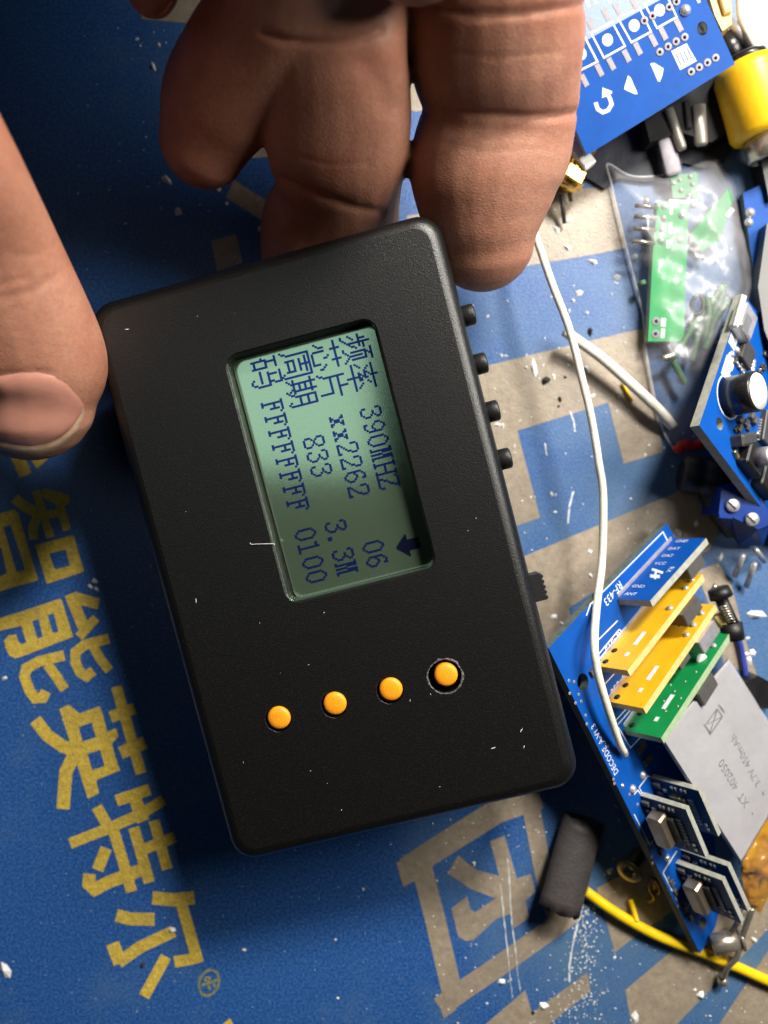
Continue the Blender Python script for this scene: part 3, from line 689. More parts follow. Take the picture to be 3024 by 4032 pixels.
def seg_dist(poly):
    d = np.full(nv, 1e9)
    for (ax, ay), (bx, by) in zip(poly[:-1], poly[1:]):
        ab = np.array([bx-ax, by-ay]); t = np.clip(((pxy-[ax, ay])@ab)/(ab@ab), 0, 1)
        d = np.minimum(d, np.hypot(pxy[:, 0]-ax-t*ab[0], pxy[:, 1]-ay-t*ab[1]))
    return d
disp = np.zeros(nv); up = np.clip(no[:, 2]*2+.2, 0, 1)
for poly, dep, wd in [([(1660, 415), (1760, 440), (1900, 455), (2050, 462), (2200, 455), (2290, 440)], .75, 24), ([(1690, 400), (1800, 425), (2000, 440)], .3, 60), ([(1700, 25), (1850, 60), (2050, 55), (2300, 20)], .5, 24),
                      ([(1040, 130), (1120, 165), (1230, 172), (1350, 165), (1430, 145), (1500, 120)], .7, 22), ([(1095, 705), (1180, 745), (1290, 785), (1400, 822), (1500, 835)], .75, 22), ([(1100, 715), (1290, 790), (1420, 826)], .4, 55),
                      ([(0, 1478), (120, 1466), (200, 1470)], .25, 22), ([(-20, 1180), (120, 1150), (230, 1080)], .2, 26), ([(-20, 1130), (100, 1095)], .15, 20),
                      ([(1440, 250), (1490, 320), (1520, 400)], .6, 75), ([(1730, 300), (1900, 330), (2200, 320)], -.15, 110), ([(1180, 620), (1300, 650), (1450, 640)], .12, 14), ([(1720, 560), (1900, 600), (2150, 585)], .12, 14), ([(1760, 210), (1950, 225), (2200, 205)], .12, 14), ([(60, 1010), (150, 1000), (230, 960)], .12, 14)]:
    disp -= dep*.72*np.exp(-(seg_dist(poly)/(wd*.75))**2)*up
rn = np.random.RandomState(2)
co += no*disp[:, None]
root = Vector((-8, 128, 60))
PERS = thing('person', root, 'bare hand of a person gripping the black decoder from the top', 'person')
hm.vertices.foreach_set('co', ((co-np.array(root))*MM).ravel()); hm.polygons.foreach_set('use_smooth', [True]*len(hm.polygons)); hm.materials.clear(); hm.materials.append(M['skin']); hm.name = 'hand'; hm.update()
ho = bpy.data.objects.new('hand', hm); col.objects.link(ho); ho.parent = PERS
bvh = BVHTree.FromPolygons([tuple(c) for c in co], [tuple(p.vertices) for p in hm.polygons])
def on_hand(px, py):
    d = Vector(((px-1512)/F, (2016-py)/F, -1)).normalized()
    return bvh.ray_cast(Vector((0, 0, H)), d)[:2]
def nail(loop, m, name, lift, edge):
    """plate laid on the fingertip and slightly proud of it"""
    xs = [p[0] for p in loop]; ys = [p[1] for p in loop]; pts = [Vector(p) for p in loop]; nl = len(pts)
    g = []
    lv = [Vector(p) for p in loop]
    def inside(x, y):
        c = False
        for i in range(nl):
            a, b = lv[i], lv[i-1]
            if (a.y > y) != (b.y > y) and x < (b.x-a.x)*(y-a.y)/(b.y-a.y)+a.x: c = not c
        return c
    def dist(x, y):
        q = Vector((x, y)); return min((geometry.intersect_point_line(q, lv[i-1], lv[i])[0].xy-q).length if 0 <= geometry.intersect_point_line(q, lv[i-1], lv[i])[1] <= 1 else (q-lv[i]).length for i in range(nl))
    st = 14
    for x in np.arange(min(xs), max(xs), st):
        for y in np.arange(min(ys), max(ys), st):
            if inside(x, y) and dist(x, y) > 6: g.append(Vector((x, y)))
    V, E, T, ov, oe, of = geometry.delaunay_2d_cdt(pts+g, [], [list(range(nl))], 1, 1e-6)
    vs = []
    for v in V:
        hit, nr = on_hand(v.x, v.y)
        k = min(1, dist(v.x, v.y)/edge)
        if hit is None: hit, nr = bvh.find_nearest(P(v.x, v.y, 30))[:2]
        vs.append(hit+nr*(lift*(.15+.85*k**.5)))
    T = [t[::-1] if (V[t[1]]-V[t[0]]).cross(V[t[2]]-V[t[0]]) > 0 else t for t, s in zip(T, of) if s]
    mb = MB(); mb.add(vs, T, 0, True); return mb.build(name, m, PERS)
cN = (0, 1000, .6028)
nail(crop(*cN, [(-60, 812), (0, 797), (130, 775), (250, 772), (350, 797), (440, 852), (510, 930), (548, 985), (530, 1040), (480, 1120), (400, 1195), (300, 1240), (200, 1255), (60, 1240), (-60, 1205)]), 'nail', 'fingernail', .42, 60)
nail(crop(*cN, [(548, 985), (550, 1050), (515, 1150), (445, 1232), (350, 1292), (250, 1322), (100, 1305), (-60, 1265), (-60, 1203), (60, 1238), (200, 1253), (300, 1238), (400, 1193), (480, 1118), (530, 1038)]), 'nail_tip', 'nail_edge', .36, 26)
# nails of the curled fingers, seen from the side
for pts, rr in (([(838, 737, 27), (905, 682, 28), (972, 590, 30), (1040, 505, 32)], [.15, .4, .45, .2]), ([(622, 64, 46), (655, 46, 46), (684, 0, 48)], [.15, .35, .2])):
    sp = spline([(*a, r) for a, r in zip(pts, rr)], 5)
    mb = MB(); mb.tube([P(q[0], q[1], q[2]) for q in sp], [q[3] for q in sp], 10, flat_=1.6); mb.build('fingernail', 'nail', PERS)

#@@PARTS@@
# ------------------------------------------------------------------ electronics on the mat
def px_len(plane, a, b): return (plane.hit(*b)-plane.hit(*a)).length
def board(name, m, edge, loop, plane, parent, holes=(), thick=1.5):
    mb = MB(); slab(mb, loop, plane, thick, holes); return mb.build(name, [m, edge], parent)
def via(parent, plane, px, py, r=.72, name='via'):
    piece(name, ['pad_tin', 'dark_hole'], ('via', r), lambda mb: (mb.lathe(ID, [(r, 0), (r, .06), (r*.8, .1), (r*.42, .08)], 14), mb.lathe(ID, [(r*.42, .09), (.001, .085)], 14, 1)), parent, plane.frame(px, py, 1, 0))
def pad(parent, plane, px, py, dx, dy, lx, ly, name='pad', m='pad_tin', h=.08):
    piece(name, m, (name, m, round(lx, 2), round(ly, 2), h), lambda mb: mb.box(ID, lx, ly, 0.005, h, 0, min(.03, h*.4)), parent, plane.frame(px, py, dx, dy))
def solder(parent, plane, px, py, r=.6, name='solder_joint', e=.8):
    piece(name, 'solder', ('sol', r, e), lambda mb: mb.lathe(ID, [(r, 0), (r*.95, r*.25*e), (r*.75, r*.6*e), (r*.4, r*.9*e), (.001, r*e)], 12), parent, plane.frame(px, py, 1, 0))
def silk(parent, plane, loops, holes=(), name='silkscreen', lift=.03): return flat_print(name, 'silk', plane, loops, holes, parent, lift)

# --- keypad board at the top right
cR = (2250, 0, .4665)
kp = plane3((2311, 611, 10.5), (2894, 252, 14), (2745, -80, 17.5))
KB = thing('circuit_board', P(2560, 250, 11), 'blue circuit board with white arrows and square button outlines, topmost on the pile', 'circuit board')
board('board', 'pcb_blue', 'pcb_edge', [(2311, 611), (2894, 252), (2745, -80), (2150, 245)], kp, KB, [circ(2250+1105*.4665, 240*.4665, 21, 28, 22)[::-1]])
ang = (.866, -.5)
for a, b, c in (((-40, 380), (105, 300), (222, 520)), ):
    silk(KB, kp, [crop(*cR, stroke([(-60, 385), (105, 298), (220, 520), (40, 610)], 17))], name='button_outline')
for q in ([(165, 277), (345, 187), (453, 388), (275, 488)], [(392, 152), (575, 67), (673, 268), (507, 358)], [(617, 30), (795, -60), (890, 145), (722, 237)]):
    c = Vector((sum(p[0] for p in q)/4, sum(p[1] for p in q)/4))
    out = [c+(Vector(p)-c)*1.07 for p in q]; inn = [c+(Vector(p)-c)*.92 for p in q]
    silk(KB, kp, [crop(*cR, [tuple(p) for p in out])], [crop(*cR, [tuple(p) for p in inn])], name='button_outline')
for x, y in ((305, 337), (530, 215), (745, 85), (82, 455)):
    silk(KB, kp, [crop(*cR, circ(x, y, 46, 54))], name='button_dot')
for x, y in ((290, 120), (390, 80), (530, 30), (160, 205), (465, 472), (560, 412), (690, 340), (775, 285), (905, 215), (235, 592), (335, 540), (108, 680)):
    pad(KB, kp, 2250+x*.4665, y*.4665, .447, .894, 2.2, .95)
for x, y in ((745, 440), (815, 395), (882, 352), (955, 315), (1010, 607), (1078, 570), (1147, 530), (1216, 490), (615, 175), (684, 135), (825, 60), (885, 15)):
    via(KB, kp, 2250+x*.4665, y*.4665, .7)
silk(KB, kp, [crop(*cR, [(843, 430), (972, 365), (1058, 515), (918, 592)])], name='connector_outline')
for i in range(4):
    t = i/3; a = Vector((885, 455)).lerp(Vector((975, 405)), t); b = Vector((925, 550)).lerp(Vector((1020, 498)), t)
    flat_print('connector_slot', 'pcb_navy', kp, [crop(*cR, stroke([tuple(a), tuple(b)], 9))], (), KB, .06)
silk(KB, kp, [crop(*cR, [(665, 535), (700, 530), (778, 578), (770, 625), (748, 690), (730, 685)])], name='arrow_mark')
silk(KB, kp, [crop(*cR, [(478, 635), (500, 655), (560, 790), (540, 797), (447, 755), (450, 725)])], name='arrow_mark')
silk(KB, kp, [crop(*cR, stroke([(205, 865), (222, 920), (265, 948), (310, 930), (340, 880), (325, 830), (295, 785)], 34)), crop(*cR, [(262, 738), (345, 770), (340, 790), (258, 828)])], name='return_arrow_mark')
for x, y in ((140, 30), (205, 5), (318, -5), (1070, -2)):
    silk(KB, kp, [crop(*cR, stroke([(x-18, y-40), (x+10, y+25)], 26))], name='printed_letter')
solder(KB, kp, 2250+960*.4665, 88*.4665, 1.0)
mb = MB(); mb.lathe(kp.off(-1.5).frame(2765, 112, 1, 0), [(1.05, 0), (1.05, 1.45)], 20, caps=False); mb.build('hole_wall', 'tin', KB)

# --- black adapter housing with metal prongs beneath it
c3 = (2000, 0, .6172)
AD = thing('plug_adapter', P(2560, 560, 0), 'black plastic adapter with bare metal prongs half under the blue arrow board', 'adapter')
mb = MB(); slab(mb, [(2520, 400), (2600, 300), (2820, 250), (2872, 380), (2862, 520), (2800, 560), (2680, 520), (2560, 560)], flat(5.0), 4.6, (), 0, 0); mb.build('housing', 'rubber', AD)
mb = MB(); slab(mb, [(2295, 690), (2320, 540), (2430, 400), (2560, 330), (2800, 300), (2890, 420), (2880, 590), (2850, 640), (2770, 662), (2690, 640), (2640, 700), (2540, 716), (2440, 700), (2380, 742)], flat(.9), .8, (), 0, 0)  # thin dark layer covering the mat around and under the blue board
tag(mb.build('dark_sheet', 'navy_sheet'), 'thin dark navy sheet lying under the blue arrow board', 'sheet')
def rod(name, m, a, b, w_, z, k, parent):
    mb = MB(); A, B = P(*a, z), P(*b, z-.8); mb.tube([A, A.lerp(B, .5), A.lerp(B, .93), B], [w_/2, w_/2, w_/2, w_/2*.7], 14, flat_=k); mb.build(name, m, parent)
def bar(name, m, a, b, w_, z, h, parent, bev=.25):
    pl = flat(z); A, B = pl.hit(*a), pl.hit(*b); mb = MB()
    fr = pl.frame((a[0]+b[0])/2, (a[1]+b[1])/2, b[0]-a[0], b[1]-a[1]); mb.box(fr, (B-A).length, w_, 0, h, 0, bev); return mb.build(name, m, parent)
rod('prong', 'shell_metal', (2632, 430), (2688, 592), 1.9, 5.4, .8, AD)
rod('prong', 'shell_metal', (2750, 415), (2762, 575), 2.7, 5.4, .55, AD)
rod('prong', 'pad_tin', (2606, 480), (2655, 690), 3.2, 4.2, .3, AD)
bar('ridge', 'rubber', (2700, 400), (2712, 510), 1.2, 5.0, .6, AD)

# --- yellow plug and the things around it
YP = thing('yellow_plug', P(2950, 420, 0), 'yellow round plug with grey collar lying at the right edge', 'plug')
a, b = P(2930, 250, 8), P(3010, 535, 7.2); d = (b-a).normalized()
def axis_frame(a, b):
    d = (b-a).normalized(); x = d.orthogonal().normalized(); y = d.cross(x)
    return Matrix(((x.x, y.x, d.x, a.x), (x.y, y.y, d.y, a.y), (x.z, y.z, d.z, a.z), (0, 0, 0, 1)))
Lp = (b-a).length
mb = MB(); mb.lathe(axis_frame(a, b), [(4.2, 0), (5.4, .5), (5.9, 2), (5.9, Lp-1.2), (5.4, Lp-.3), (4.9, Lp)], 32); mb.build('body', 'yellow_plug', YP)
mb = MB(); mb.lathe(axis_frame(b-d*.4, b+d*6), [(4.0, 0), (4.0, 4.2), (3.6, 4.6), (3.2, 4.7), (3.2, 2.0), (0.001, 2.0)], 28); mb.build('collar', 'steel', YP)
mb = MB(); mb.lathe(axis_frame(a-d*1.5, b), [(3.0, 0), (4.0, .6), (4.2, 1.7)], 28); mb.build('neck', 'black_gloss', YP)
CB = thing('yellow_connector', P(2830, 50, 0), 'tan yellow connector block with ridges behind the corner of the blue board', 'connector')
mb = MB(); slab(mb, [(2778, -60), (2872, -60), (2882, 95), (2845, 122), (2815, 60)], flat(9), 8.8, (), 0, 0); mb.build('body', 'tan_plastic', CB)
bar('ridge', 'tan_plastic', (2835, -30), (2862, 60), 1.6, 9, .8, CB)
GC = thing('lead_clip', P(2940, 160, 0), 'grey metal lead clip crossing the white wires in the corner', 'clip')
mb = MB(); mb.tube([P(2872, 80, 6), P(2920, 140, 6.5), P(2960, 190, 6)], [.8, 1.0, .7], 10); mb.build('lead', 'tin', GC)
mb = MB(); mb.tube([P(2862, 130, 5), P(2880, 185, 5), P(2925, 215, 5)], [1.6, 2.4, 1.5], 12, flat_=.7); mb.build('grip', 'black_gloss', GC)
mb = MB(); mb.tube([P(*q) for q in spline([(2915, -40, 6), (2920, 60, 7), (2945, 130, 7.5), (2990, 205, 7), (3035, 260, 6), (3080, 330, 5)], 6)], .85, 12)
tag(mb.build('white_wire', 'white_wire'), 'thin white wire curving through the top right corner above the plug', 'wire')
mb = MB(); slab(mb, [(2960, 210), (3060, 260), (3060, 420), (3010, 330)], flat(2.5), 1.5); tag(mb.build('green_board_scrap', ['pcb_green', 'pcb_edge_green']), 'small green board scrap beside the yellow plug at the right edge', 'circuit board')
mb = MB(); slab(mb, [(2925, -60), (3080, -60), (3080, 240), (2990, 170), (2945, 90)], flat(1.6), 1.2, (), 0, 0); tag(mb.build('foil_packet', 'pad_tin'), 'crumpled silvery packet under the white wire in the top right corner', 'packet')

# --- gold antenna connector beside the index finger
GN = thing('gold_connector', P(2250, 680, 0), 'gold threaded antenna connector with white insulator and dark legs by the fingertip', 'connector')
a, b = P(2300, 560, 5), P(2215, 740, 4.2)
L_ = (b-a).length
prof = [(2.7, 0)]
for i in range(7): prof += [(2.9, L_*.12+i*.75), (2.55, L_*.12+i*.75+.35)]
mb = MB(); mb.lathe(axis_frame(a, b), prof+[(2.8, L_*.85), (2.3, L_)], 26); mb.build('thread', 'gold', GN)
mb = MB(); mb.lathe(axis_frame(a+(b-a)*.62, b), [(3.1, 0), (3.6, .15), (3.6, 2.2), (3.1, 2.4)], 6, smooth=False); mb.build('nut', 'gold', GN)
bar('insulator', 'white_plastic', (2245, 570), (2320, 665), 2.6, 6.6, 1.6, GN)
for p0, p1 in (((2190, 745), (2172, 800)), ((2212, 765), (2222, 880)), ((2238, 735), (2248, 790)), ((2170, 730), (2160, 775))):
    mb = MB(); mb.tube([P(*p0, 3.5), P(*p1, 1.2)], [.55, .4], 8); mb.build('leg', 'chip', GN)

# --- clear bag with green boards in it
c2 = (2350, 600, .4063); c4 = (2400, 1100, .3761)
GB = thing('receiver_board', P(2630, 1060, 3), 'long bright green circuit board standing upright in the clear bag', 'circuit board')
gp = plane3((2586, 791, 5.2), (2712, 795, 4.6), (2552, 1344, 4.0))
board('board', 'pcb_bright', 'pcb_edge_green', [(2590, 791), (2712, 797), (2705, 1000), (2692, 1344), (2552, 1344), (2570, 1000)], gp, GB)
for x, y in ((655, 520), (645, 640), (640, 755), (622, 855), (825, 610), (805, 845), (480, 470)): solder(GB, gp, 2350+x*.4063, 600+y*.4063, .75)
for x, y in ((487, 440), (480, 570)): via(GB, gp, 2400+x*.3761, 1100+y*.3761, .85)
for p in ([(720, 500), (722, 600)], [(715, 680), (710, 785)], [(692, 850), (690, 930)], [(880, 480), (700, 470)]): silk(GB, gp, [crop(*c2, stroke(p, 30))], name='printed_mark')
silk(GB, gp, [crop(*c4, stroke([(568, 405), (560, 495)], 52))], name='printed_mark'); silk(GB, gp, [crop(*c4, stroke([(562, 515), (553, 615)], 42))], name='printed_mark')
HD = [(530, 535), (520, 640), (510, 755), (500, 880)]
for x, y in HD:
    mb = MB(); mb.tube([gp.off(.8).hit(2350+(x-155)*.4063, 600+(y-20)*.4063), gp.off(.8).hit(2350+(x+60)*.4063, 600+y*.4063)], .42, 8); mb.build('pin', 'steel', GB)
mb = MB(); mb.box(gp.frame(2350+560*.4063, 600+690*.4063, .03, 1), 11, 2.0, -.1, 1.6, 0, .3); 
GB2 = thing('receiver_board', P(2800, 870, 2), 'pale green board lying slanted behind the bright green one in the bag', 'circuit board')
g2 = plane3((2874, 746, 4.6), (2838, 945, 2.6), (2716, 925, 2.6))
board('board', 'pcb_bright', 'pcb_edge_green', [(2870, 740), (2885, 787), (2838, 945), (2764, 990), (2716, 925), (2781, 844)], g2, GB2)
silk(GB2, g2, [crop(*c2, stroke([(1320, 545), (1260, 620)], 45))], name='printed_mark')
for x, y in ((970, 1015), (1020, 1020), (935, 515)): solder(GB2, g2, 2350+x*.4063, 600+y*.4063, .6)
mb = MB(); slab(mb, [(2640, 690), (2745, 680), (2750, 775), (2650, 780)], flat(2.8), 1.2)
GB3 = tag(mb.build('receiver_board', ['pcb_green', 'pcb_edge_green']), 'small green board end with solder dots at the top of the bag', 'circuit board')
for x, y in ((800, 265), (905, 235), (925, 310), (815, 370), (740, 300), (890, 420)): solder(GB3, flat(2.8), 2350+x*.4063, 600+y*.4063, .5)
GW = thing('antenna_coil', P(2760, 1300, 1), 'tangle of dull green coiled wires inside the clear bag', 'wire coil')
for k, (pts, w_) in enumerate((([(1200, 60), (1020, 290), (880, 480), (760, 680), (670, 810)], 26), ([(1010, 180), (1035, 330), (1020, 520), (1010, 700)], 27), ([(1230, 240), (1100, 430), (1050, 600), (1000, 740)], 27),
                              ([(670, 850), (720, 960), (795, 1095)], 24), ([(1150, 60), (1180, 150), (1100, 330), (1090, 480)], 26), ([(920, 150), (860, 250), (880, 360), (960, 340), (980, 230), (930, 160)], 14), ([(1240, 150), (1290, 240), (1260, 380), (1190, 520)], 14), ([(950, 480), (900, 700), (860, 860)], 20), ([(560, 830), (680, 790)], 26), ([(330, 20), (345, 60)], 30))):
    mb = MB(); mb.tube([P(q[0], q[1], 3.2+.5*(k % 3)) for q in spline(crop(*c4, pts), 6)], [w_*.0188*1.45]*(6*(len(pts)-1)+1), 10)
    mb.build('wire', 'steel' if k == 8 else 'chip' if k in (5, 6) else 'green_wire', GW)
BAG = thing('clear_bag', P(2680, 1200, 0), 'crumpled clear plastic bag holding green boards with a red strip at its end', 'bag')
outl = [(2391, 645), (2470, 688), (2533, 697), (2610, 690), (2687, 669), (2756, 637), (2829, 620), (2894, 722), (2919, 860), (2959, 1006), (2984, 1128), (2960, 1240), (2900, 1340), (2850, 1460), (2815, 1600), (2800, 1700), (2791, 1735), (2720, 1752), (2662, 1781), (2611, 1694), (2577, 1566), (2543, 1378), (2533, 1250), (2508, 1140), (2464, 966), (2430, 830), (2407, 722)]
def film(loop, zf, st=17):
    if sum(loop[i-1][0]*loop[i][1]-loop[i][0]*loop[i-1][1] for i in range(len(loop))) < 0: loop = loop[::-1]
    pts = [Vector(p) for p in loop]; lv = pts; nl = len(lv); g = []; rf = random.Random(5)
    def ins_(x, y):
        c = False
        for i in range(nl):
            a, b = lv[i], lv[i-1]
            if (a.y > y) != (b.y > y) and x < (b.x-a.x)*(y-a.y)/(b.y-a.y)+a.x: c = not c
        return c
    def dist(x, y):
        q = Vector((x, y)); m_ = 1e9
        for i in range(nl):
            r, t = geometry.intersect_point_line(q, lv[i-1], lv[i]); t = min(1, max(0, t)); m_ = min(m_, (lv[i-1]+(lv[i]-lv[i-1])*t-q).length)
        return m_
    for x in np.arange(min(p.x for p in pts), max(p.x for p in pts), st):
        for y in np.arange(min(p.y for p in pts), max(p.y for p in pts), st):
            xx, yy = x+rf.uniform(-6, 6), y+rf.uniform(-6, 6)
            if ins_(xx, yy) and dist(xx, yy) > 9: g.append(Vector((xx, yy)))
    V, E, T, ov, oe, of = geometry.delaunay_2d_cdt(pts+g, [], [list(range(nl))], 1, 1e-6)
    vs = [P(v.x, v.y, zf(dist(v.x, v.y), v.x, v.y)+rf.uniform(-.15, .15)) for v in V]
    return vs, [t[::-1] if (V[t[1]]-V[t[0]]).cross(V[t[2]]-V[t[0]]) > 0 else t for t, s in zip(T, of) if s]
def zt(d, x, y):
    k = min(1, d/90); ridge = math.sin(x*.05+y*.021)*.5+math.sin(x*.021-y*.043)*.5
    return .8+6.6*k**.6*(1 if y < 1400 else max(.35, 1-(y-1400)/420))+ridge*.7*k
vs, fs = film(outl, zt)
mb = MB(); mb.add(vs, fs, 0, True); mb.build('film', 'film', BAG)
ep = [P(x, y, .9) for x, y in spline([outl[k] for k in range(-9, 4)], 4)]
mb = MB(); mb.tube(ep, .22, 8, flat_=.6); mb.build('seam', 'film_edge', BAG)
mb = MB(); mb.tube([P(q[0], q[1], q[2]) for q in spline([(2662, 1781, 2.0), (2690, 1752, 2.4), (2735, 1755, 2.2), (2791, 1735, 2.4)], 6)], [.8, 1.0, 1.1, 1.0, .9, 1.0]*3+[.9], 10, flat_=.5); mb.build('red_strip', 'red_strip', BAG)

# --- wires
def wire(name, m, pts, r, label, cat='wire', n=8, bumps=0):
    mb = MB(); sp = spline(pts, n); mb.tube([P(*q[:3]) for q in sp], [r*(1+bumps*rnd.uniform(-1, 1)) for _ in sp], 14); return tag(mb.build(name, m), label, cat)
wire('white_wire', 'white_wire', [(2020, 700, 6), (2102, 912, 11), (2173, 1116, 12.5), (2241, 1295, 13), (2290, 1486, 13), (2327, 1641, 13), (2358, 1826, 12.5), (2375, 1962, 12), (2370, 2209, 12.5), (2352, 2363, 17), (2340, 2517, 22.5), (2352, 2641, 22.8), (2395, 2795, 21), (2438, 2924, 17.5), (2456, 2960, 15.5)], .7, 'long white wire arching from the fingers to the tilted blue board', bumps=.02)
wire('white_wire', 'white_wire', [(2225, 1305, 5), (2259, 1330, 4.5), (2370, 1410, 4), (2494, 1520, 3.5), (2592, 1612, 3), (2650, 1680, 1.5)], 1.0, 'thick short white wire branching off towards the clear bag')
wire('yellow_wire', 'yellow_wire', [(2308, 3510, 1.2), (2387, 3568, 1.4), (2480, 3627, 1.5), (2585, 3682, 1.5), (2691, 3724, 1.4), (2768, 3751, 1.3), (2869, 3795, 1.2), (2908, 3810, 1.1), (3024, 3862, 1.1), (3100, 3890, 1.1)], 1.0, 'long yellow wire running under the tip of the blue board')
wire('yellow_wire', 'yellow_wire', [(2482, 3542, 1.0), (2496, 3585, 1.4), (2508, 3628, 2.2)], .48, 'short yellow wire stub standing against the long yellow wire')
wire('yellow_scrap', 'yellow_wire', [(2452, 1508, .6), (2468, 1540, .6), (2490, 1580, .5)], .3, 'tiny yellow insulation scrap beside the thick white wire')
wire('blue_wire', 'blue_wire', [(2905, 2505, .8), (2920, 2560, .8), (2938, 2665, .8), (2944, 2700, .8)], .55, 'short blue wire piece right of the green module')

# --- heat shrink tube
HS = thing('heat_shrink_tube', P(2250, 3410, 0), 'short piece of black heat shrink tube lying on the mat', 'tube')
a, b = P(2299, 3226, 2.3), P(2203, 3586, 5.4); d = (b-a).normalized(); Lh = (b-a).length
pr_ = []
sd = Vector((-d.y, d.x, 0)).normalized(); upv = Vector((0, 0, 1))
def shring(t, k, e):
    o = []
    for j in range(30):
        an = 2*math.pi*j/30; x, y = math.cos(an), math.sin(an)
        o.append(a+d*(t+e*rnd.uniform(-.25, .25))+sd*(x*4.05*k+.0)+upv*(y*2.0*k-.2*abs(x)))
    return o
rr = [shring(Lh*i/8, 1, 1 if i in (0, 8) else 0) for i in range(9)]; r2 = [shring(Lh*i/8, .86, .5) for i in range(8, -1, -1)]
allr = rr+r2; mb = MB()
mb.add(sum(allr, []), [(i*30+j, i*30+(j+1) % 30, ((i+1) % 18)*30+(j+1) % 30, ((i+1) % 18)*30+j) for i in range(18) for j in range(30)], 0, True)
mb.build('sleeve', 'shrink', HS)

# --- screws
SC = thing('screw', P(2480, 3420, 0), 'countersunk brass screw with cross recess lying head forward', 'screw')
a, b = P(2476, 3434, 5.2), P(2517, 3356, .9); X = axis_frame(a, b); Ls = (b-a).length
prof = [(.001, .55), (.35, .5), (.45, .2), (1.2, .05), (2.3, 0), (2.45, .2), (2.3, .5), (1.25, 1.6)]
mb = MB(); mb.lathe(X, prof, 28); mb.build('head', 'brass', SC)
pr2 = [(1.25, 1.6)]
for i in range(9): pr2 += [(1.25, 1.7+i*.45), (.95, 1.9+i*.45)]
mb = MB(); mb.lathe(X, pr2+[(.3, 6.4), (.001, 6.6)], 16); mb.build('shank', 'brass', SC)
mb = MB()
for an in (.3, .3+math.pi/2):
    mb.box(X@Matrix.Rotation(an, 4, 'Z'), 2.3, .42, -.03, .3)
mb.build('cross_recess', 'dark_hole', SC)
EY = thing('eyelet', P(2570, 3490, 0), 'small brass eyelet with a torn lip beside the screw', 'eyelet')
a, b = P(2575, 3490, 2.2), P(2620, 3470, 1.4)
mb = MB(); mb.lathe(axis_frame(a, b), [(.8, .4), (1.5, 0), (1.7, .15), (1.2, .7), (1.1, 2.4)], 20); mb.build('ring', 'brass', EY)
mb = MB(); mb.tube([P(*q) for q in spline([(2570, 3460, 2.4), (2560, 3500, 2.4), (2575, 3535, 1.4), (2555, 3550, .6)], 5)], .35, 8); mb.build('lip', 'brass', EY)

# --- metal can with bent lead
MC = thing('metal_can', P(2860, 3710, 0), 'shiny metal component can with a bent lead ending in a bead', 'component')
a, b = P(2800, 3722, 3.0), P(2915, 3695, 3.4); Lc = (b-a).length
mb = MB(); mb.lathe(axis_frame(a, b), [(.001, 0), (1.6, .05), (1.9, .3), (1.9, Lc)], 26); mb.build('can', 'steel', MC)
mb = MB(); mb.lathe(axis_frame(b-(b-a)*.07, b+(b-a)), [(1.9, 0), (2.45, .1), (2.45, .55), (2.0, .75), (.001, .75)], 26); mb.build('flange', 'steel', MC)
mb = MB(); mb.tube([P(*q) for q in spline([(2963, 3575, 6), (2940, 3640, 5.4), (2919, 3700, 4.8), (2902, 3767, 4.4), (2866, 3808, 3.4), (2848, 3850, 2.4)], 6)], .55, 10); mb.ball(P(2846, 3862, 1.7), 1.05, 14); mb.build('lead', 'steel', MC)
mb = MB(); mb.tube([P(2945, 3562, 6), P(2880, 3672, 4.4)], .5, 10); mb.build('lead', 'steel', MC)
mb = MB(); mb.tube([P(2905, 3780, 2.6), P(2870, 3772, 2.4)], .4, 8); mb.build('lead', 'steel', MC)

# --- tilted decoder board, bottom right
cM = (2150, 2000, .4822); cK = (2150, 2600, .4822); cS = (2400, 2980, .3761)
bp_ = plane3((2160, 2550, 24), (2627, 2060, 4.6), (2757, 3755, 4.0))
DB = thing('circuit_board', P(2550, 2900, 3), 'tilted blue circuit board carrying upright yellow and green modules', 'circuit board')
board('board', 'pcb_blue', 'pcb_edge_dark', [(2160, 2552), (2290, 2412), (2300, 2405), (2627, 2060), (2655, 2115), (2760, 2420), (2900, 3050), (2870, 3400), (2817, 3650), (2757, 3755)], bp_, DB, [circ(2295, 2685, 22, 34, 18), circ(2768, 3634, 14, 26, 16)], 1.6)
mb = MB(); mb.lathe(bp_.off(-1.6).frame(2295, 2685, 1, 0), [(1.5, 0), (1.5, 1.0)], 20); 
silk(DB, bp_, [crop(*cM, stroke([(360, 790), (955, 195), (1000, 285)], 8)), crop(*cM, stroke([(330, 880), (365, 780)], 9))], name='slot_outline')
silk(DB, bp_, [crop(*cM, stroke([(430, 1075), (585, 920)], 9)), crop(*cM, stroke([(420, 1205), (600, 990)], 9))], name='slot_outline')
silk(DB, bp_, [crop(*cK, stroke([(470, 205), (580, 85)], 8)), crop(*cK, stroke([(560, 500), (700, 350)], 8)), crop(*cK, stroke([(590, 520), (720, 370)], 8)), crop(*cK, stroke([(590, 545), (690, 715), (780, 620)], 8))], name='slot_outline')
for p in ([(310, 322), (402, 197), (425, 215)], [(312, 325), (352, 400)], [(258, 395), (298, 348), (325, 390)], [(258, 600), (422, 925), (490, 830)], [(560, 1212), (775, 1642), (838, 1540)], [(562, 1210), (705, 985)]):
    silk(DB, bp_, [crop(*cS, stroke(p, 9))], name='slot_outline')
text_on('printed_text', 'DECODE_A-V1.3', bp_, 2436, 3038, -82, -168, 1.25, 'silk', DB, .86)
text_on('printed_text', 'RF-433', bp_, 2440, 2284, -77, 95, 1.55, 'silk', DB, .9)
text_on('printed_text', 'RF-315', bp_, 2444, 2475, -77, 95, 1.5, 'silk', DB, .9)
text_on('printed_text', 'RF-330', bp_, 2466, 2640, -77, 95, 1.5, 'silk', DB, .9)
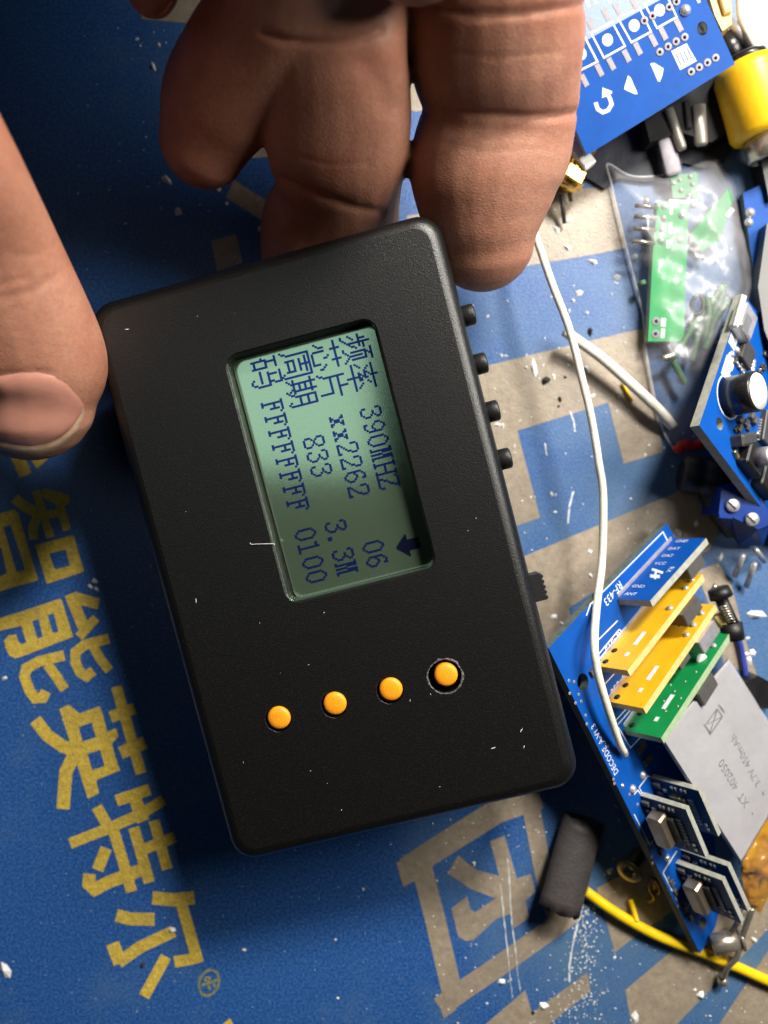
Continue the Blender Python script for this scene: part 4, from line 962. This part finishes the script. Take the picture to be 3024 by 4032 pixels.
for x, y, r in ((2530, 3052, .8), (2490, 3107, .85), (2625, 3380, .8), (2661, 3322, .7), (2462, 2968, .7), (2450, 3093, .4)): solder(DB, bp_, x, y, r)
for x, y, l in ((2520, 2945, 2.6), (2545, 2990, 2.2), (2335, 2640, 2.0)): pad(DB, bp_, x, y, -.6, .8, l, 1.3, 'chip_resistor', 'ceramic', .6)
for x, y in ((2600, 3350), (2640, 3475), (2655, 3510), (2690, 3580), (2715, 3610), (2580, 3310)): pad(DB, bp_, x, y, .45, .9, 1.3, .8, 'chip_resistor', 'ceramic', .5)
def height_to(base, n, px, py):
    """length along n from base whose image comes nearest to the pixel"""
    best = min((abs((F*(base+n*h).x/(H-(base+n*h).z)+1512)-px)+abs(2016-F*(base+n*h).y/(H-(base+n*h).z)-py)*.4, h) for h in np.arange(1, 20, .1))
    return best[1]
class Module:
    def __init__(s, base, b0, b1, toppx, n=None):
        s.a = base.hit(*b0); s.b = base.hit(*b1); n = n or base.n
        s.n = n; s.h = height_to(s.a, n, *toppx); s.u = (s.b-s.a); s.L = s.u.length; s.u.normalize()
        s.fn = s.u.cross(n).normalized()
        c = (s.a+s.b)/2
        if s.fn.dot(Vector((0, 0, H))-c) < 0: s.fn = -s.fn
        # frame with x along the base, y up the module, z out of the seen face
        x = s.u if s.u.cross(n).dot(s.fn) > 0 else -s.u
        s.x = x; s.o = s.a if x == s.u else s.b
        s.fr = Matrix(((x.x, n.x, s.fn.x, s.o.x), (x.y, n.y, s.fn.y, s.o.y), (x.z, n.z, s.fn.z, s.o.z), (0, 0, 0, 1)))
    def at(s, u, v, z=0): return s.fr@Matrix.Translation((u*s.L, v*s.h, z))
    def board(s, m, e, parent, t=1.2):
        mb = MB(); mb.box(s.at(.5, .5), s.L, s.h, -t, 0)
        o = mb.build('board', [m, e], parent)
        for i, p in enumerate(o.data.polygons): p.material_index = 0 if i in (0, 1) else 1
        return o
    def plane(s): return Plane(s.o, s.fn)
    def part(s, name, m, key, mk, parent, u, v, z=0): piece(name, m, key, mk, parent, s.at(u, v, z))
# upright radio modules plugged into the board (each can be pulled off its slot)
mods = []
for nm, m, e, b0, b1, top, lab in (('radio_module', 'pcb_blue', 'pcb_edge', (2430, 2357), (2651, 2120), (2560, 2359), 'blue upright module with white lettering, frontmost on the tilted board'),
                                  ('radio_module', 'pcb_yellow', 'pcb_edge_yellow', (2352, 2622), (2647, 2258), (2470, 2636), 'upper yellow upright module, right behind the blue lettered one'),
                                  ('radio_module', 'pcb_yellow', 'pcb_edge_yellow', (2396, 2762), (2678, 2372), (2533, 2771), 'lower yellow upright module, between the other yellow one and the green one'),
                                  ('radio_module', 'pcb_green', 'pcb_edge_green', (2454, 2872), (2724, 2479), (2603, 2904), 'green upright module standing against the grey battery')):
    k = Module(bp_, b0, b1, top); t = thing(nm, k.a, lab, 'circuit board', 'radio modules standing on the tilted board'); k.board(m, e, t, 1.3); mods.append((k, t))
def text_mod(k, t, s, u, v, h, rot=0, m='silk', st=1.0):
    V, T = text_pieces(s); q = h/.7; fr = k.at(u, v, .04)@Matrix.Rotation(math.radians(rot), 4, 'Z')
    mb = MB(); mb.add([fr@Vector((x*q*st, y*q, 0)) for x, y in V], T); mb.build('printed_text', m, t)
k, t = mods[0]
U = (lambda u: u) if k.x == k.u else (lambda u: 1-u)
for s, u in (('VCC', .55), ('DAT', .68), ('DAT', .80), ('GND', .93), ('ANT', .06), ('GND', .18)): text_mod(k, t, s, U(u), .15 if u > .3 else .1, .85, 90)
for s, u in (('RX', .52), ):
    text_mod(k, t, s, U(u), .72, .95, 0)
mb = MB(); mb.box(k.at(U(.36), .62, .04), 2.4, 2.0, 0, .02); 
pl = k.plane()
silk(t, pl, [crop(*cM, stroke([(865, 500), (955, 530)], 20)), crop(*cM, stroke([(850, 555), (930, 560)], 26)), crop(*cM, stroke([(900, 500), (890, 580)], 18))], name='printed_logo')
def back_box(k, t, u, lx, ly, h, v=.7, m='coil_grey', name='coil_can', trim=True):
    mb = MB(); fr = k.at(u, v, -1.3)@Matrix.Rotation(math.pi, 4, 'X'); mb.box(fr, lx, ly, 0, h, 0, .25); mb.build(name, m, t)
    if trim:
        mb = MB(); mb.box(fr, lx*1.0, .35, h-.02, h+.18); mb.build('can_clip', 'steel', t)
back_box(mods[0][0], mods[0][1], U(.72), 5.2, 4.2, 2.6, .72); back_box(mods[0][0], mods[0][1], U(.3), 3.0, 3.0, 1.4, .55, 'chip', 'chip', False)
k, t = mods[1]; back_box(k, t, U(.72), 5.6, 4.4, 2.8, .82)
k, t = mods[2]; back_box(k, t, U(.78), 6.0, 4.4, 3.0, .8, 'tin'); back_box(k, t, U(.55), 3.6, 3.6, 2.6, .6)
k, t = mods[3]; back_box(k, t, U(.55), 5.6, 4.0, 3.0, .82)
for (k, t), us in zip(mods[1:], ((.93, .84, .62), (.9, .78, .68), (.86,))):
    for u in us: k.part('solder_joint', 'solder', ('sj', .62), lambda mb: mb.lathe(ID, [(.62, 0), (.55, .3), (.001, .55)], 10), t, U(u), .82)
    for u in (.05, .16): k.part('pin_hole', 'dark_hole', ('ph', .6), lambda mb: mb.lathe(ID, [(.62, 0.02), (.001, .06)], 12), t, U(u), .14)
    mb = MB(); mb.box(k.at(U(.3), .62, .02), 3.6, .8, 0, .04); mb.box(k.at(U(.14), .62, .02), 1.0, .7, 0, .04); mb.build('printed_mark', 'silk', t)
for u, v in ((.2, .25), (.3, .5), (.4, .6), (.45, .4), (.5, .7), (.35, .85), (.22, .7), (.56, .3), (.28, .9), (.6, .8)):
    k, t = mods[3]; k.part('via', 'tin', ('v3', .22), lambda mb: mb.lathe(ID, [(.24, 0), (.24, .05), (.001, .06)], 8), t, U(u), v)
k, t = mods[3]; mb = MB(); q = k.at(U(.82), .55, .05); mb.ball(q.translation, 1.6, 12, 0, (1, 1, .35)); q = k.at(U(.72), .75, .05); mb.ball(q.translation, 1.1, 12, 0, (1, 1, .35)); mb.build('white_glue', 'white_plastic', t)
for (k, t), m in zip(mods, ('chip',)*4):
    mb = MB(); mb.box(k.at(.5, .09, -1.3)@Matrix.Rotation(math.pi, 4, 'X'), k.L*.7, 2.2, 0, 2.3, 0, .15); mb.build('pin_header', 'chip', t)
    mb = MB(); mb.box(k.at(.5, -.02, .02), k.L*.96, .5, 0, .7, 0, .1); mb.build('pin_row', 'tin', t)

# battery with tape
bt = plane3((2598, 2909, 19.0), (2868, 2590, 9.0), (2919, 3412, 10.5))
BA = thing('pouch_battery', P(2880, 3000, 4), 'silver grey pouch battery with printed figures leaning on the blue board', 'battery')
mb = MB()
top_ = [(2598, 2909), (2868, 2590), (3189, 3093), (2919, 3412)]; c_ = (2893, 3001)
def sh(f, dz): return [bt.off(dz).hit(c_[0]+(x-c_[0])*f, c_[1]+(y-c_[1])*f) for x, y in top_]
vs = sh(.94, 0)+sh(.985, -.5)+sh(1, -1.3)+sh(1, -3.3)+sh(.97, -4)
mb.add(vs, [(0, 1, 2, 3)[::-1]]+[(i*4+(j+1) % 4, i*4+j, i*4+4+j, i*4+4+(j+1) % 4) for i in range(4) for j in range(4)])
mb.build('pouch', 'pouch', BA)
text_on('printed_text', 'XT  402050', bt, 2950, 3160, -66, -112, 1.75, 'ink_grey', BA, .95)
text_on('printed_text', '3.7V 450mAh', bt, 2996, 3082, -66, -126, 1.6, 'ink_grey', BA, .98)
text_on('printed_text', '-', bt, 2972, 3200, -66, -112, 1.7, 'ink_grey', BA, .95); text_on('printed_text', '+', bt, 3020, 3120, -66, -112, 1.7, 'ink_grey', BA, .95)
for p, w_ in (([(1300, 530), (1400, 395), (1440, 460), (1345, 600), (1300, 530)], 12), ([(1320, 520), (1430, 465)], 9), ([(1340, 590), (1400, 400)], 9), ([(1410, 360), (1460, 430)], 16), ([(1290, 520), (1345, 610)], 12)):
    flat_print('bin_symbol', 'ink_grey', bt, [crop(*cK, stroke(p, w_))] if len(p) < 5 else [crop(*cK, stroke(p[i:i+2], w_)) for i in range(4)], (), BA, .05)
rk = random.Random(4)
tp = [(3060, 3150), (3024, 3221), (2975, 3303), (2927, 3386), (2913, 3431), (2927, 3484), (2919, 3529), (2950, 3560), (2994, 3600), (3020, 3540), (3075, 3480)]
vs, fs = film(tp, lambda d_, x, y: bt.off(.35).hit(x, y).z+.3+min(1, d_/30)*rk.uniform(.0, 1.0) if y < 3430 else 8.5-(y-3430)*.012+rk.uniform(-.6, .6), 16)
mb = MB(); mb.add(vs, fs, 0, True); mb.build('amber_tape', 'kapton', BA)

# small receiver modules with crystals
subs = []
for b0, b1, top, lab in (((2562, 3061), (2640, 3232), (2750, 3080), 'small blue crystal module at the back, nearest the upper end of the battery'), ((2520, 3132), (2598, 3312), (2701, 3160), 'small blue module with a tan crystal can, upper front one'),
                        ((2680, 3345), (2760, 3515), (2866, 3371), 'small blue module at the back next to the amber tape'), ((2660, 3398), (2737, 3560), (2844, 3435), 'small blue module with a pale gold crystal can, lowest front one')):
    k = Module(bp_, b0, b1, top); t = thing('receiver_module', k.a, lab, 'circuit board', 'small receiver modules on the tilted board'); k.board('pcb_navy', 'pcb_edge', t, 1.0); subs.append((k, t))
for i, (k, t) in enumerate(subs):
    V_ = (lambda u: u) if k.x == k.u else (lambda u: 1-u)      # 0 = upper end
    for u, v in ((.1, .42), (.1, .5), (.1, .62), (.1, .7)): k.part('pad', 'solder', ('sp', .4), lambda mb: mb.box(ID, .75, .5, 0, .35, 0, .12), t, V_(u), v)
    for j in range(8): k.part('pin', 'tin', ('pn', .3), lambda mb: mb.box(ID, .45, 1.3, 0, .3, 0, .1), t, V_(.3+j*.07), .72)
    k.part('chip', 'chip', ('ch', 1), lambda mb: mb.box(ID, 5.2, 1.9, 0, 1.0, 0, .15), t, V_(.5), .55)
    if i in (1, 3):
        mb = MB(); fr = k.at(V_(.5), .36, .3); mb.box(fr, 6.6, 3.1, 0, 2.7, 0, .5); mb.build('crystal_can', 'crystal', t)
        mb = MB(); mb.box(k.at(V_(.5), .36, .02), 6.3, 2.9, 0, .4, 0, .1); mb.build('can_base', 'brass', t)
    else:
        mb = MB(); mb.box(k.at(V_(.3), .45, .02), 1.4, 2.2, 0, 1.0, 0, .2); mb.build('can_base', 'brass', t)
    for u, v in ((.78, .85), (.88, .85), (.8, .7), (.88, .62)): k.part('solder_joint', 'solder', ('s4', .45), lambda mb: mb.lathe(ID, [(.45, 0), (.4, .25), (.001, .45)], 10), t, V_(u), v)
    for u, v in ((.12, .1), (.3, .12), (.48, .12), (.66, .12), (.82, .14)): k.part('chip_resistor', 'ceramic', ('r4', .5), lambda mb: mb.box(ID, 1.0, 1.5, 0, .7, 0, .12), t, V_(u), v)
    for u, v in ((.2, .25), (.78, .4), (.9, .3), (.72, .28)): k.part('chip_capacitor', 'tin', ('r5', .5), lambda mb: mb.box(ID, .7, .9, 0, .5, 0, .1), t, V_(u), v)

# black connector with a coil spring behind the yellow modules
c7 = (2700, 2100, .2714)
KC = thing('spring_connector', P(2860, 2420, 2), 'black barrel connector with a small coil spring beside the yellow modules', 'connector')
mb = MB(); mb.tube([P(*q, 7) for q in crop(*c7, [(470, 800), (520, 930)])], [2.0, 2.2], 12); mb.tube([P(*q, 6.5) for q in crop(*c7, [(500, 920), (600, 1150), (690, 1350)])], [1.2, 1.25, 1.3], 12); mb.tube([P(*q, 6.5) for q in crop(*c7, [(650, 1300), (690, 1540)])], [2.1, 2.1], 12); mb.build('body', 'plastic_black', KC)
hel = []
for i in range(73):
    t = i/72; c = P(*crop(*c7, [(545+110*t, 1060+220*t)])[0], 8.2); a = t*2*math.pi*6
    hel.append(c+Vector((math.cos(a)*.75, math.sin(a)*.25, math.sin(a)*.75)))
mb = MB(); mb.tube(hel, .2, 6); mb.build('spring', 'steel', KC)
mb = MB(); mb.tube([P(*q, 6.5) for q in crop(*c7, [(450, 1180), (540, 1340)])], .9, 10); mb.build('copper_tip', 'pcb_edge_yellow', KC)
mb = MB(); mb.tube([P(*q, 4) for q in crop(*c7, [(390, 830), (440, 740)])], .5, 8); mb.build('pin', 'steel', KC)
mb = MB(); slab(mb, [(2930, 2690), (2985, 2660), (3060, 2700), (3060, 2790), (2990, 2790)], flat(4), 3.8, (), 0, 0); mb.build('body', 'black_gloss')
o = bpy.data.objects[-1] if False else [x for x in bpy.data.objects if x.name.startswith('body') and x.parent is None][0]
o.name = 'push_switch'; tag(o, 'black push switch body cut off by the right edge beside the battery', 'switch')

# --- buzzer board at the right edge
zb = plane3((2753, 1675, 22), (2926, 1156, 8.5), (3024, 2038, 8.5))
BB = thing('circuit_board', P(2900, 1600, 5), 'tilted blue circuit board with round black buzzer at the right edge', 'circuit board')
board('board', 'pcb_blue', 'pcb_edge', [(2753, 1675), (2926, 1156), (2990, 1240), (3080, 1380), (3120, 2160)], zb, BB, [circ(2833, 1668, 13, 26, 18, -.2)], 1.7)
def on_b(name, m, px, py, dx, dy, lx, ly, h, bev=.15):
    mb = MB(); mb.box(zb.frame(px, py, dx, dy), lx, ly, .01, h, 0, bev); return mb.build(name, m, BB)
fb = zb.frame(2868, 1562, 1, 0)
mb = MB(); mb.lathe(fb, [(3.55, 0), (3.55, 5.0), (3.35, 5.25), (.9, 5.3)], 36); bz = mb.build('buzzer', 'black_gloss', BB)
mb = MB(); mb.lathe(fb, [(3.2, 5.32), (3.2, 5.42), (.001, 5.45)], 36); mb.build('sticker', 'sticker', bz)
mb = MB(); V, T = cdt([circ(0, 0, 4.15, None, 36)], [circ(0, 0, 3.85, None, 36)]); mb.add([fb@Vector((v.x, v.y, .06)) for v in V], T); mb.build('buzzer_outline', 'silk', BB)
us = on_b('usb_socket', 'tin', 2905, 1275, .32, -.95, 6.0, 4.6, 2.2, .3)
mb = MB(); mb.box(zb.frame(2893, 1290, .32, -.95), 4.2, 2.0, 2.21, 2.3); mb.build('slot', 'steel', us)
bar('socket_lip', 'white_plastic', (2890, 1290), (2925, 1165), 1.0, 20, .8, BB)
on_b('chip', 'chip', 2925, 1400, .3, -.95, 4.5, 4.0, 1.2)
for i in range(4): on_b('chip_leg', 'solder', 2895+i*9, 1432+i*14, .6, .8, .9, .5, .6, .1)
for x, y in ((2964, 1425), (2963, 1440), (2960, 1456), (2900, 1378), (2880, 1395)): solder(BB, zb, x, y, .7)
for x, y, l in ((2862, 1450, 4.5), (2876, 1425, 2.6), (2885, 1345, 2.6)): on_b('silkscreen_block', 'silk', x, y, .3, -.95, l, 2.4, .08, .02)
on_b('chip', 'chip', 3005, 1690, .15, -1, 6.5, 3.4, 1.2)
for i in range(8): on_b('chip_leg', 'solder', 2990-i*1.5+4, 1655+i*11, 1, .1, 1.4, .35, .5, .1)
for x, y in ((2905, 1655), (2925, 1668), (2900, 1690), (2950, 1640), (2962, 1660)): on_b('chip_capacitor', 'coil_grey', x, y, .4, -.9, 1.6, 1.0, 1.0)
sw1 = on_b('crystal_can', 'chip', 2905, 1735, .97, -.2, 5.5, 2.2, 2.4, .4)
for x, y in ((2935, 1806), (2992, 1892)):
    s_ = on_b('tact_switch', 'plastic_black', x, y, .6, .8, 5.6, 5.6, 2.2, .3)
    mb = MB(); mb.lathe(zb.frame(x, y, 1, 0), [(1.7, 2.2), (1.7, 4.4), (1.5, 4.7), (.001, 4.75)], 22); mb.build('button_cap', 'tin', s_)
for x, y in ((2890, 1790), (2955, 1850), (2968, 1870)): on_b('chip_resistor', 'brass', x, y, .4, .9, 1.8, .9, .7)

rq = random.Random(21)
for i in range(16):
    x, y = rq.uniform(2890, 3015), rq.choice([rq.uniform(1395, 1470), rq.uniform(1620, 1720)])
    nm, mt = rq.choice([('chip_resistor', 'chip'), ('chip_capacitor', 'ceramic'), ('chip_resistor', 'coil_grey')])
    on_b(nm, mt, x, y, rq.choice([.3, .95]), rq.choice([-.95, .3]), rq.uniform(1.0, 1.7), rq.uniform(.6, .9), .55, .1)
    solder(BB, zb, x+8, y-9, .35)
for i in range(26):
    t = rq.random(); x, y = 2215+t*470+rq.uniform(-18, 40), 2640+t*960
    via(DB, bp_, x, y, .28)
# --- terminal block, black plugs and the board behind the bag
TB = thing('terminal_block', P(2930, 2040, 0), 'blue screw terminal block with bare metal legs lying on the mat', 'terminal block')
tq = [(2842, 1915), (2960, 1880), (3045, 2060), (2985, 2085), (2880, 2035), (2830, 2025)]
mb = MB(); slab(mb, tq, flat(10), 8, (), 0, 0); mb.build('body', 'terminal', TB)
mb = MB(); tt = [P(2826, 2028, 10), P(2880, 2037, 10), P(2985, 2087, 10), P(3020, 2065, 9.5)]; bb = [P(2880, 2105, 3), P(2908, 2148, 2.5), P(3005, 2148, 2.5), P(3030, 2090, 3)]
mb.add(tt+bb, [(0, 1, 5, 4)[::-1], (1, 2, 6, 5)[::-1], (2, 3, 7, 6)[::-1]]); mb.build('front_face', 'terminal', TB)
bar('front_ridge', 'terminal', (2826, 2032), (2880, 2036), .8, 9.9, .6, TB, .1)
for x, y in ((2882, 1990), (2958, 2045)):
    mb = MB(); mb.lathe(flat(10).frame(x, y, 1, 0), [(1.3, .02), (1.3, .5), (1.1, .7), (.001, .72)], 18); s_ = mb.build('screw', 'tin', TB)
    mb = MB(); mb.box(flat(10.72).frame(x, y, .7, .7), 2.0, .35, 0, .03); mb.build('slot', 'dark_hole', s_)
for p0, p1 in (((2926, 2185), (2893, 2268)), ((2972, 2218), (2938, 2310)), ((2975, 2165), (3010, 2210))):
    mb = MB(); mb.tube([P(*p0, 5), P(*p1, 1.2)], .55, 8); mb.build('leg', 'tin', TB)
BP = thing('black_plug', P(2720, 1850, 0), 'round black rubber plug lying below the clear bag', 'plug')
a, b = P(2680, 1862, 4), P(2850, 1890, 5)
mb = MB(); mb.lathe(axis_frame(a, b), [(1.4, 1.0), (2.2, .1), (3.0, 0), (3.6, .7), (3.7, 3), (3.3, 3.6), (3.6, 4.2), (3.7, 7.5), (2.8, 9)], 26); mb.build('body', 'plastic_black', BP)
mb = MB(); mb.lathe(axis_frame(a+(b-a).normalized()*.7, b), [(1.3, 0), (.001, .1)], 18); mb.build('contact', 'coil_grey', BP)
mb = MB(); mb.tube([P(2800, 1900, 4), P(2850, 1990, 4), P(2905, 2090, 3)], [3.2, 3.4, 2.6], 14); mb.build('strain_relief', 'plastic_black', BP)
NB = thing('circuit_board', P(2990, 960, 0), 'dark blue circuit board edge with copper rings behind the clear bag', 'circuit board')
np_ = flat(3.2)
board('board', 'pcb_blue', 'pcb_edge_dark', [(2925, 760), (3080, 690), (3080, 1215), (2975, 1130)], np_, NB)
for x, y in ((2982, 1060), (2982, 1092)): via(NB, np_, x, y, .42, 'copper_ring')
solder(NB, np_, 2998, 1012, .6); solder(NB, np_, 2953, 838, 1.0); solder(NB, np_, 2948, 876, .9)
HB = thing('black_case', P(3030, 1100, 0), 'black plastic case at the right edge behind the buzzer board', 'case')
mb = MB(); slab(mb, [(2985, 1130), (3020, 880), (3090, 850), (3090, 1500), (3010, 1300)], flat(6.5), 6.3, (), 0, 0); mb.build('shell', 'black_gloss', HB)
mb = MB(); slab(mb, [(2990, 600), (3090, 560), (3090, 780), (3030, 790)], flat(4.5), 4.3, (), 0, 0); tag(mb.build('black_case', 'black_gloss'), 'small black plastic case just below the yellow plug collar', 'case')
